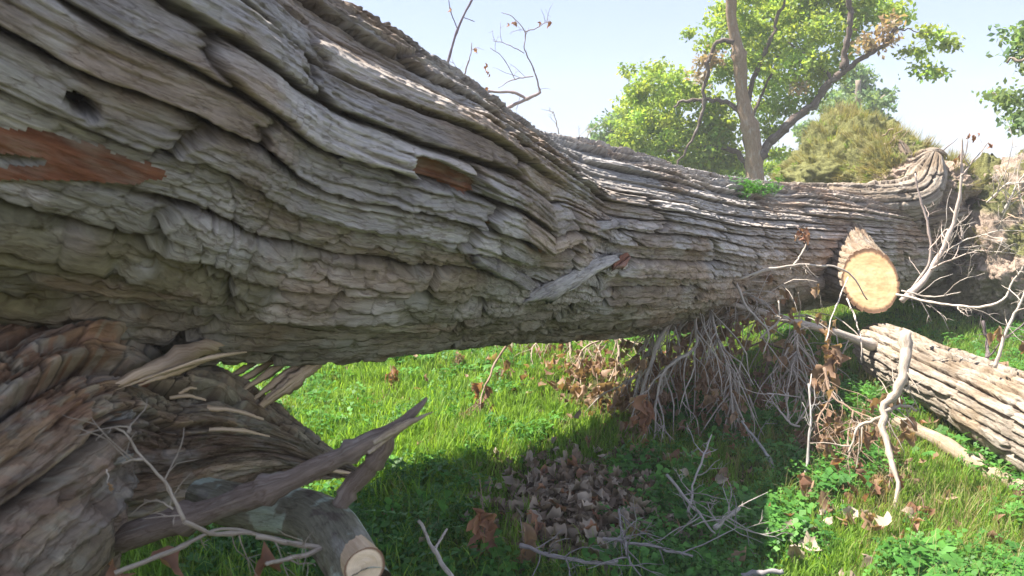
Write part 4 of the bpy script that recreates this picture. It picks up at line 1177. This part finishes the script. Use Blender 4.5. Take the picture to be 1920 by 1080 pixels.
def weed(i, n, size, h, mat, lobes=3):
    V, F, C = [], [], []
    for _ in range(n):
        r = .07 * math.sqrt(random.random()); a = random.uniform(0, 6.28); hh = random.uniform(.4, 1) * h
        c = np.array([r * math.cos(a), r * math.sin(a), hh]); tilt = rng.normal(0, .35, 2)
        n0 = len(V); cc = random.uniform(.75, 1.3)
        # stalk
        V += [np.array([c[0] * .5 - .0008, c[1] * .5, 0]), np.array([c[0] * .5 + .0008, c[1] * .5, 0]), c + [.0008, 0, 0], c - [.0008, 0, 0]]; C += [(cc * .8,) * 3] * 4; F.append((n0, n0 + 1, n0 + 2, n0 + 3))
        a0 = random.uniform(0, 6.28)
        for k in range(lobes):
            an = a0 + k * 6.283 / lobes
            d = np.array([math.cos(an), math.sin(an), 0]); s_ = np.array([-d[1], d[0], 0])
            S = size * random.uniform(.8, 1.2)
            def z(p): return np.array([p[0], p[1], p[2] + p[0] * tilt[0] + p[1] * tilt[1]])
            q = [z(np.zeros(3)), z(d * S * .55 + s_ * S * .36 + [0, 0, S * .12]), z(d * S + [0, 0, -S * .08]), z(d * S * .55 - s_ * S * .36 + [0, 0, S * .12])]
            n1 = len(V); V += [c + k_ for k_ in q]; C += [(cc * .8,) * 3, (cc,) * 3, (cc,) * 3, (cc,) * 3]; F.append((n1, n1 + 1, n1 + 2, n1 + 3))
    return mesh_np('weed', V, F, mat, col=np.array(C), data_only=True)

TALL = [tuft(i, 16, .06, random.choice([.14, .18, .22]), .0085, .06, M_GRASS, 2.3) for i in range(8)]
SHORT = [tuft(i, 22, .035, .10, .007, .06, M_GRASS, 1.6) for i in range(5)]
DRY = [tuft(i, 10, .08, .2, .003, .05, M_GRASSDRY, 1.8) for i in range(3)]
DRY2 = [tuft(i + 7, 14, .08, .2, .005, .06, M_GRASSDRY, 1.8) for i in range(3)]
STRAW = [tuft(i + 17, 16, .06, .2, .007, .06, M_GRASSDRY, 2.2) for i in range(2)]
WEEDS = [weed(i, 12, .017, .08, M_WEED) for i in range(4)] + [weed(9, 5, .030, .09, M_WEED, 5), weed(10, 8, .024, .12, M_WEED, 2), weed(11, 7, .034, .10, M_WEED, 2), weed(12, 14, .012, .07, M_WEED, 4)]
def scatter_ground(n, density):
    """points over the ground in view and a margin beyond, nearer ones denser"""
    pts = []
    r = rng
    u = r.uniform(-1, 1, n); d = r.uniform(0, 1, n)
    Y = 1.1 + 1 * (d ** 1.7) * 24
    X = u * (Y * .85 + 1.2)
    k = density(X, Y) > r.random(n)
    X, Y = X[k], Y[k]
    return X, Y
def pxof(X, Y): return project(np.stack([X, Y, gz(X, Y)], -1))
bare = lambda px, py: np.clip(1.1 * np.exp(-(((px - 1090) / 130) ** 2 + ((py - 965) / 85) ** 2)) + .9 * np.exp(-(((px - 1130) / 80) ** 2 + ((py - 745) / 50) ** 2)) + .75 * np.exp(-(((px - 1330) / 120) ** 2 + ((py - 720) / 80) ** 2)), 0, 1)
def dens_tall(X, Y):
    px, py = pxof(X, Y)
    lush = sst(1250, 1050, px); n = fbm2(X * 1.4, Y * 1.4, 33, 3)
    return np.clip((.22 + .6 * lush) * (.1 + 1.5 * n) - bare(px, py) * 1.3 - .35 * sst(1200, 1300, px) * (py > 720), 0, 1)
def dens_weed(X, Y):
    px, py = pxof(X, Y)
    n = fbm2(X * 1.8, Y * 1.8, 43, 3)
    zone = sst(1080, 1250, px) * sst(640, 760, py) * (1 - .6 * sst(1560, 1680, px)) + .25 + .45 * sst(1000, 850, px) * sst(850, 950, py)
    return np.clip(zone * sst(.35, .6, n) * 1.2 - .7 * bare(px, py), 0, 1) * (Y < 8)
def do_scatter(name, protos, n, dens, smin, smax, label, cat, far=1.0):
    X, Y = scatter_ground(n, dens)
    m = len(X)
    pts = np.stack([X, Y, gz(X, Y)], -1)
    rot = np.stack([rng.normal(0, .14, m), rng.normal(0, .14, m), rng.uniform(0, 6.28, m)], -1).astype(np.float32)
    s = (rng.uniform(smin, smax, m) * (1 + np.clip(Y - 8, 0, 20) * .06 * far)).astype(np.float32)
    scatter(name, protos, pts, rot, s, rng.integers(0, len(protos), m).astype(np.int32), label, cat)
do_scatter('tall_grass', TALL, 52000, dens_tall, .6, 1.2, 'long bright green grass growing under and around the fallen trunk', 'grass')
do_scatter('short_grass', SHORT, 60000, lambda X, Y: np.clip(.9 - bare(*pxof(X, Y)) * 1.0, 0, 1), .6, 1.25, 'short green grass covering the meadow', 'grass')
do_scatter('dry_grass', DRY, 26000, lambda X, Y: np.clip(fbm2(X * 1.1, Y * 1.1, 53, 3) * 1.6 - .35, 0, 1) * (.35 + .65 * sst(1000, 1500, pxof(X, Y)[0])), .6, 1.1, 'thin straw coloured blades mixed into the grass', 'grass')
do_scatter('ground_weeds', WEEDS, 60000, dens_weed, .7, 1.4, 'low clover and broad leaved weeds in the shaded grass', 'weeds', 0)
do_scatter('leaf_litter', LEAF_B[:3] + LEAF_R[:2] + LEAF_G[:3], 26000, lambda X, Y: np.clip(.08 + .5 * bare(*pxof(X, Y)) + .45 * np.exp(-((pxof(X, Y)[0] - 1500) / 200) ** 2 - ((pxof(X, Y)[1] - 850) / 150) ** 2), 0, 1) * (Y < 9), .25, .7, 'small bits of brown dead leaf sunk in the grass', 'leaf litter', 0)
# turf still growing on the root plate and moss sprigs
def turf():
    pts, rots = [], []
    for (o, p, d) in plates:
        N = p.reshape(-1, 3); dd = d.reshape(-1, 3)
        s = fbm3(dd * 2.2, 12, 3)
        qx = project(N)[0]
        k = (s + .3 * dd[:, 2] + .15 * (qx < 1660) - .22 * (qx > 1690) > .56) & (rng.random(len(N)) < .05) & (N[:, 2] > .2)
        for q, nn in zip(N[k], dd[k]):
            v = Vector(nn + np.array([0, 0, .15])).normalized()
            e = v.to_track_quat('Z', 'X').to_euler()
            pts.append(q); rots.append((e.x, e.y, e.z))
    m = len(pts)
    return scatter('root_plate_turf', DRY + DRY2 + SHORT[:1] + STRAW, pts, np.array(rots, dtype=np.float32), rng.uniform(.45, 1.1, m).astype(np.float32), rng.integers(0, 9, m).astype(np.int32), 'turf and dry grass still growing on the upturned root plate')
turf()

SPR = empty('moss_tuft', on_trunk(1412, 356, 0)); tag(SPR, 'patch of bright green moss and seedlings on top of the trunk before the tall tree', 'moss')
for k in range(26):
    x = 1412 + random.gauss(0, 22); q = on_trunk(x, 357 + abs(random.gauss(0, 6)), .0)
    o = bpy.data.objects.new('seedling', WEEDS[k % 4]); COL.objects.link(o); o.parent = SPR
    o.location = tuple(q - np.array(SPR.location)); o.rotation_euler = (random.gauss(0, .3), random.gauss(0, .3), random.uniform(0, 6)); o.scale = (random.uniform(.7, 1.3),) * 3
# ------------------------------------------------------------------ living trees
def leaf_cloud(blobs, per, size, seed):
    """leaf sprays: each leaf a bent quad, in clumps spread through each blob"""
    r = np.random.default_rng(seed)
    allV, allF, allC = [], [], []; base = 0
    for (c, R) in blobs:
        c = np.array(c, float)
        n_cl = max(6, int(per * 6.0 * R * R))
        # clumps towards the outside of the blob
        dirs = r.normal(0, 1, (n_cl, 3)); dirs /= np.linalg.norm(dirs, axis=1)[:, None]
        cc = c + dirs * (R * r.uniform(.25, 1.0, n_cl) ** .7)[:, None] * [1, 1, .8]
        for q in cc:
            m = r.integers(14, 30)
            ax = r.normal(0, 1, 3); ax[2] = -abs(ax[2]) * .4; ax /= np.linalg.norm(ax)
            L = r.uniform(.25, .6) * min(1, R)
            t = r.uniform(0, 1, m)
            p = q + ax * (t * L)[:, None] + r.normal(0, .085, (m, 3)) * [1, 1, .6]
            a = r.normal(0, 1, (m, 3)); a[:, 2] -= .4; a /= np.linalg.norm(a, axis=1)[:, None]
            b = np.cross(a, r.normal(0, 1, (m, 3))); b /= np.linalg.norm(b, axis=1)[:, None]
            s = (size * r.uniform(.6, 1.25, m))[:, None]
            V = np.stack([p, p + a * s * .5 + b * s * .28, p + a * s, p + a * s * .5 - b * s * .28], 1).reshape(-1, 3)
            F = np.arange(4 * m).reshape(-1, 4) + base
            k = r.uniform(.7, 1.25); hue = r.uniform(-.12, .2)
            C = np.repeat(np.array([[k * (1 + hue), k, k * (1 - hue)]]) * r.uniform(.85, 1.15, (m, 1)), 4, 0)
            allV.append(V); allF.append(F); allC.append(C); base += 4 * m
    return np.vstack(allV), np.vstack(allF), np.vstack(allC)
def tree(label, limbs, blobs, mat, per, size, seed, C=(.3, .25, .2), parts=None, bronze=None, name='tree', CL=None):
    base = limbs[0][0][0]
    e = empty(name, P(*base)); tag(e, label, 'tree')
    for i, (pp, r0, r1) in enumerate(limbs):
        pts = np.array([P(*q) for q in pp]); mb = MB()
        mb.tube(pts, np.linspace(r0, r1, len(pts)), sides=14 if i == 0 else 8, jit=.12 if i else .05, sub=len(pp) * 7, C=C if i == 0 or CL is None else CL)
        mb.build('trunk' if i == 0 else 'limb', M_TREEBARK, e)
    bl = []
    for (x, y, D, rp) in blobs:
        bl.append((P(x, y, D), rp / FPX * D))
    V, F, Cc = leaf_cloud(bl, per, size, seed)
    under(mesh_np('crown', V, F, mat, col=Cc), e)
    if bronze:
        V, F, Cc = leaf_cloud([(P(x, y, D), rp / FPX * D) for (x, y, D, rp) in bronze], per, size, seed + 50)
        o = under(mesh_np('wilted_leaves', V, F, M_BRONZE, col=Cc), e)
    return e
D0 = 15.0
def js(lst, D, dj, seed):
    r = np.random.default_rng(seed)
    return [(x, y, D + r.uniform(-dj, dj), s) for (x, y, s) in lst]
main_blobs = [(1215, 160, 36), (1255, 150, 30), (1195, 205, 34), (1240, 200, 40), (1180, 240, 26), (1225, 250, 36), (1275, 235, 34), (1310, 280, 34), (1240, 285, 30), (1200, 275, 28), (1350, 300, 34), (1290, 175, 30),
              (1330, 230, 30), (1370, 20, 34), (1400, 60, 40), (1445, 30, 46), (1430, 100, 40), (1480, 70, 46), (1510, 20, 42), (1550, 60, 40), (1500, 125, 40), (1450, 150, 36), (1540, 130, 34), (1470, 190, 30), (1430, 200, 26),
              (1560, 10, 34), (1610, 20, 30), (1650, 10, 30), (1340, 70, 26), (1380, 120, 26), (1390, 165, 20), (1355, 130, 24), (1520, 175, 26), (1480, 0, 40), (1420, -30, 50), (1540, -40, 50), (1640, -40, 40), (1580, 100, 22), (1445, 240, 22), (1270, 310, 26), (1330, 330, 26), (1390, 310, 20), (1600, 60, 20), (1690, 30, 22), (1460, 285, 20), (1290, 60, 10), (1225, 130, 24), (1185, 180, 24), (1265, 185, 30), (1215, 225, 30), (1350, 190, 24), (1345, 40, 20), (1180, 130, 16), (1250, 255, 30), (1165, 265, 24), (1330, 200, 34), (1345, 250, 36), (1310, 320, 30), (1362, 290, 34), (1300, 160, 26), (1372, 235, 30), (1320, 260, 34), (1285, 265, 30)]
tree('tall light green tree with a bare grey stem and leaning limbs behind the trunk',
     [([(1424, 470, D0), (1415, 335, D0), (1412, 270, D0), (1392, 185, D0), (1386, 110, D0), (1372, 30, D0), (1366, -120, D0)], .19, .085),
      ([(1422, 300, D0), (1440, 270, D0), (1485, 228, D0), (1530, 190, D0), (1560, 150, D0), (1600, 122, D0), (1645, 90, D0), (1680, 55, D0)], .105, .03),
      ([(1580, 130, D0), (1586, 95, D0), (1594, 45, D0), (1590, -10, D0), (1585, -60, D0)], .07, .03),
      ([(1400, 215, D0), (1370, 195, D0), (1330, 188, D0), (1285, 190, D0), (1265, 200, D0)], .05, .025),
      ([(1376, 80, D0 - .3), (1350, 75, D0 - .3), (1330, 105, D0 - .3), (1322, 160, D0 - .3), (1315, 210, D0 - .3), (1300, 255, D0 - .3), (1268, 315, D0 - .3)], .05, .02),
      ([(1405, 320, D0 + .5), (1380, 285, D0 + .5), (1330, 275, D0 + .5), (1250, 285, D0 + .5)], .07, .03),
      ([(1398, 200, D0 + .3), (1425, 120, D0 + .5), (1450, 60, D0 + .6), (1470, 0, D0 + .6)], .06, .025),
      ([(1560, 150, D0), (1520, 110, D0 + .4), (1480, 80, D0 + .6)], .03, .015),
      ([(1420, 330, D0 + .2), (1395, 260, D0 + .4), (1415, 210, D0 + .5), (1460, 100, D0 + .8)], .05, .02),
      ([(1680, 55, D0), (1740, 60, D0), (1790, 82, D0)], .012, .005)],
     js(main_blobs, D0 + 1.3, 1.2, 3) + [(1740, 60, D0, 9), (1765, 72, D0, 8), (1785, 82, D0, 6), (1715, 100, D0, 14), (1735, 125, D0, 16), (1752, 135, D0, 9)], M_CROWN, 34, .105, 5, CL=(.16, .125, .11), C=(.36, .26, .19),
     bronze=[(1330, 115, D0, 20), (1310, 145, D0, 14), (1650, 70, D0, 18), (1620, 85, D0, 14), (1670, 45, D0, 12), (1500, 160, D0, 12)])
tree('blue green bush like tree at the left end of the far foliage', [([(1150, 420, 24), (1150, 300, 24), (1150, 230, 24)], .16, .08)], js([(1135, 240, 26), (1155, 215, 22), (1170, 260, 30), (1140, 285, 26), (1120, 262, 16), (1200, 290, 30)], 24, 1.2, 8), M_CROWN2, 22, .15, 15)
tree('soft green tree filling the gap right of the tall tree', [([(1600, 420, 26), (1605, 240, 26), (1610, 150, 26)], .2, .08), ([(1604, 260, 26), (1640, 200, 26), (1660, 180, 26)], .08, .04)],
     js([(1600, 170, 34), (1635, 190, 30), (1570, 200, 30), (1610, 140, 28), (1560, 240, 30), (1640, 225, 26), (1520, 250, 30), (1660, 180, 18)], 26, 1.5, 9), M_CROWN2, 18, .16, 17)
tree('low yellow green tree behind the trunk beneath the tall tree', [([(1320, 420, 20), (1330, 330, 20), (1310, 290, 20)], .12, .06)], js([(1290, 300, 34), (1340, 310, 34), (1250, 310, 26), (1390, 320, 30), (1450, 310, 26), (1490, 300, 22), (1210, 305, 22)], 20, 1.2, 12), M_CROWN, 24, .12, 19)
tree('tree reaching into the right edge of the sky', [([(2080, 500, 11), (2060, 250, 11), (2030, 80, 11), (2020, -40, 11)], .16, .07), ([(2045, 150, 11), (1970, 120, 11), (1905, 112, 11), (1890, 116, 11)], .03, .01), ([(2050, 230, 11), (1960, 200, 11), (1880, 190, 11), (1855, 175, 11)], .02, .006)],
     js([(1920, 60, 26), (1910, 95, 18), (1945, 100, 30), (1925, 190, 22), (1890, 185, 12), (1870, 178, 8), (1940, 220, 24), (1915, 225, 12), (1990, 60, 50), (1990, 200, 50)], 11, .6, 13), M_CROWN2, 40, .085, 21)
tree('hazy far tree just left of the root plate', [([(1820, 450, 40), (1825, 350, 40), (1830, 320, 40)], .2, .1)], js([(1800, 330, 22), (1840, 345, 22), (1780, 345, 20), (1880, 350, 22), (1920, 350, 26), (1760, 330, 16)], 40, 2, 14), M_CROWN2, 14, .2, 23)
e = tree('low bright green tree at the right edge beyond the root plate', [([(1925, 420, 18), (1925, 370, 18), (1925, 350, 18)], .06, .03)], js([(1915, 355, 16), (1940, 350, 22)], 18, .5, 15), M_CROWN, 40, .1, 25)

SC.render.resolution_x = 1024
SC.render.resolution_y = 576
SC.cycles.use_denoising = True

# ------------------------------------------------------------------ summer haze
def haze():
    x0, x1, y0, y1, z0, z1 = -80, 80, -72, 88, -3, 13
    V = [(x, y, z) for z in (z0, z1) for y in (y0, y1) for x in (x0, x1)]
    F = [(0, 2, 3, 1), (4, 5, 7, 6), (0, 1, 5, 4), (2, 6, 7, 3), (0, 4, 6, 2), (1, 3, 7, 5)]
    m = bpy.data.materials.new('thin haze'); m.use_nodes = True
    t = m.node_tree; t.nodes.remove(t.nodes['Principled BSDF'])
    v = t.nodes.new('ShaderNodeVolumePrincipled'); v.inputs['Color'].default_value = (.93, .95, 1, 1); v.inputs['Density'].default_value = HAZE
    t.links.new(v.outputs[0], t.nodes['Material Output'].inputs['Volume'])
    o = mesh_np('haze', V, F, m, smooth=False)
    tag(o, 'thin pale summer haze over the whole meadow', 'haze', kind='stuff')
HAZE = 0.0038
haze()
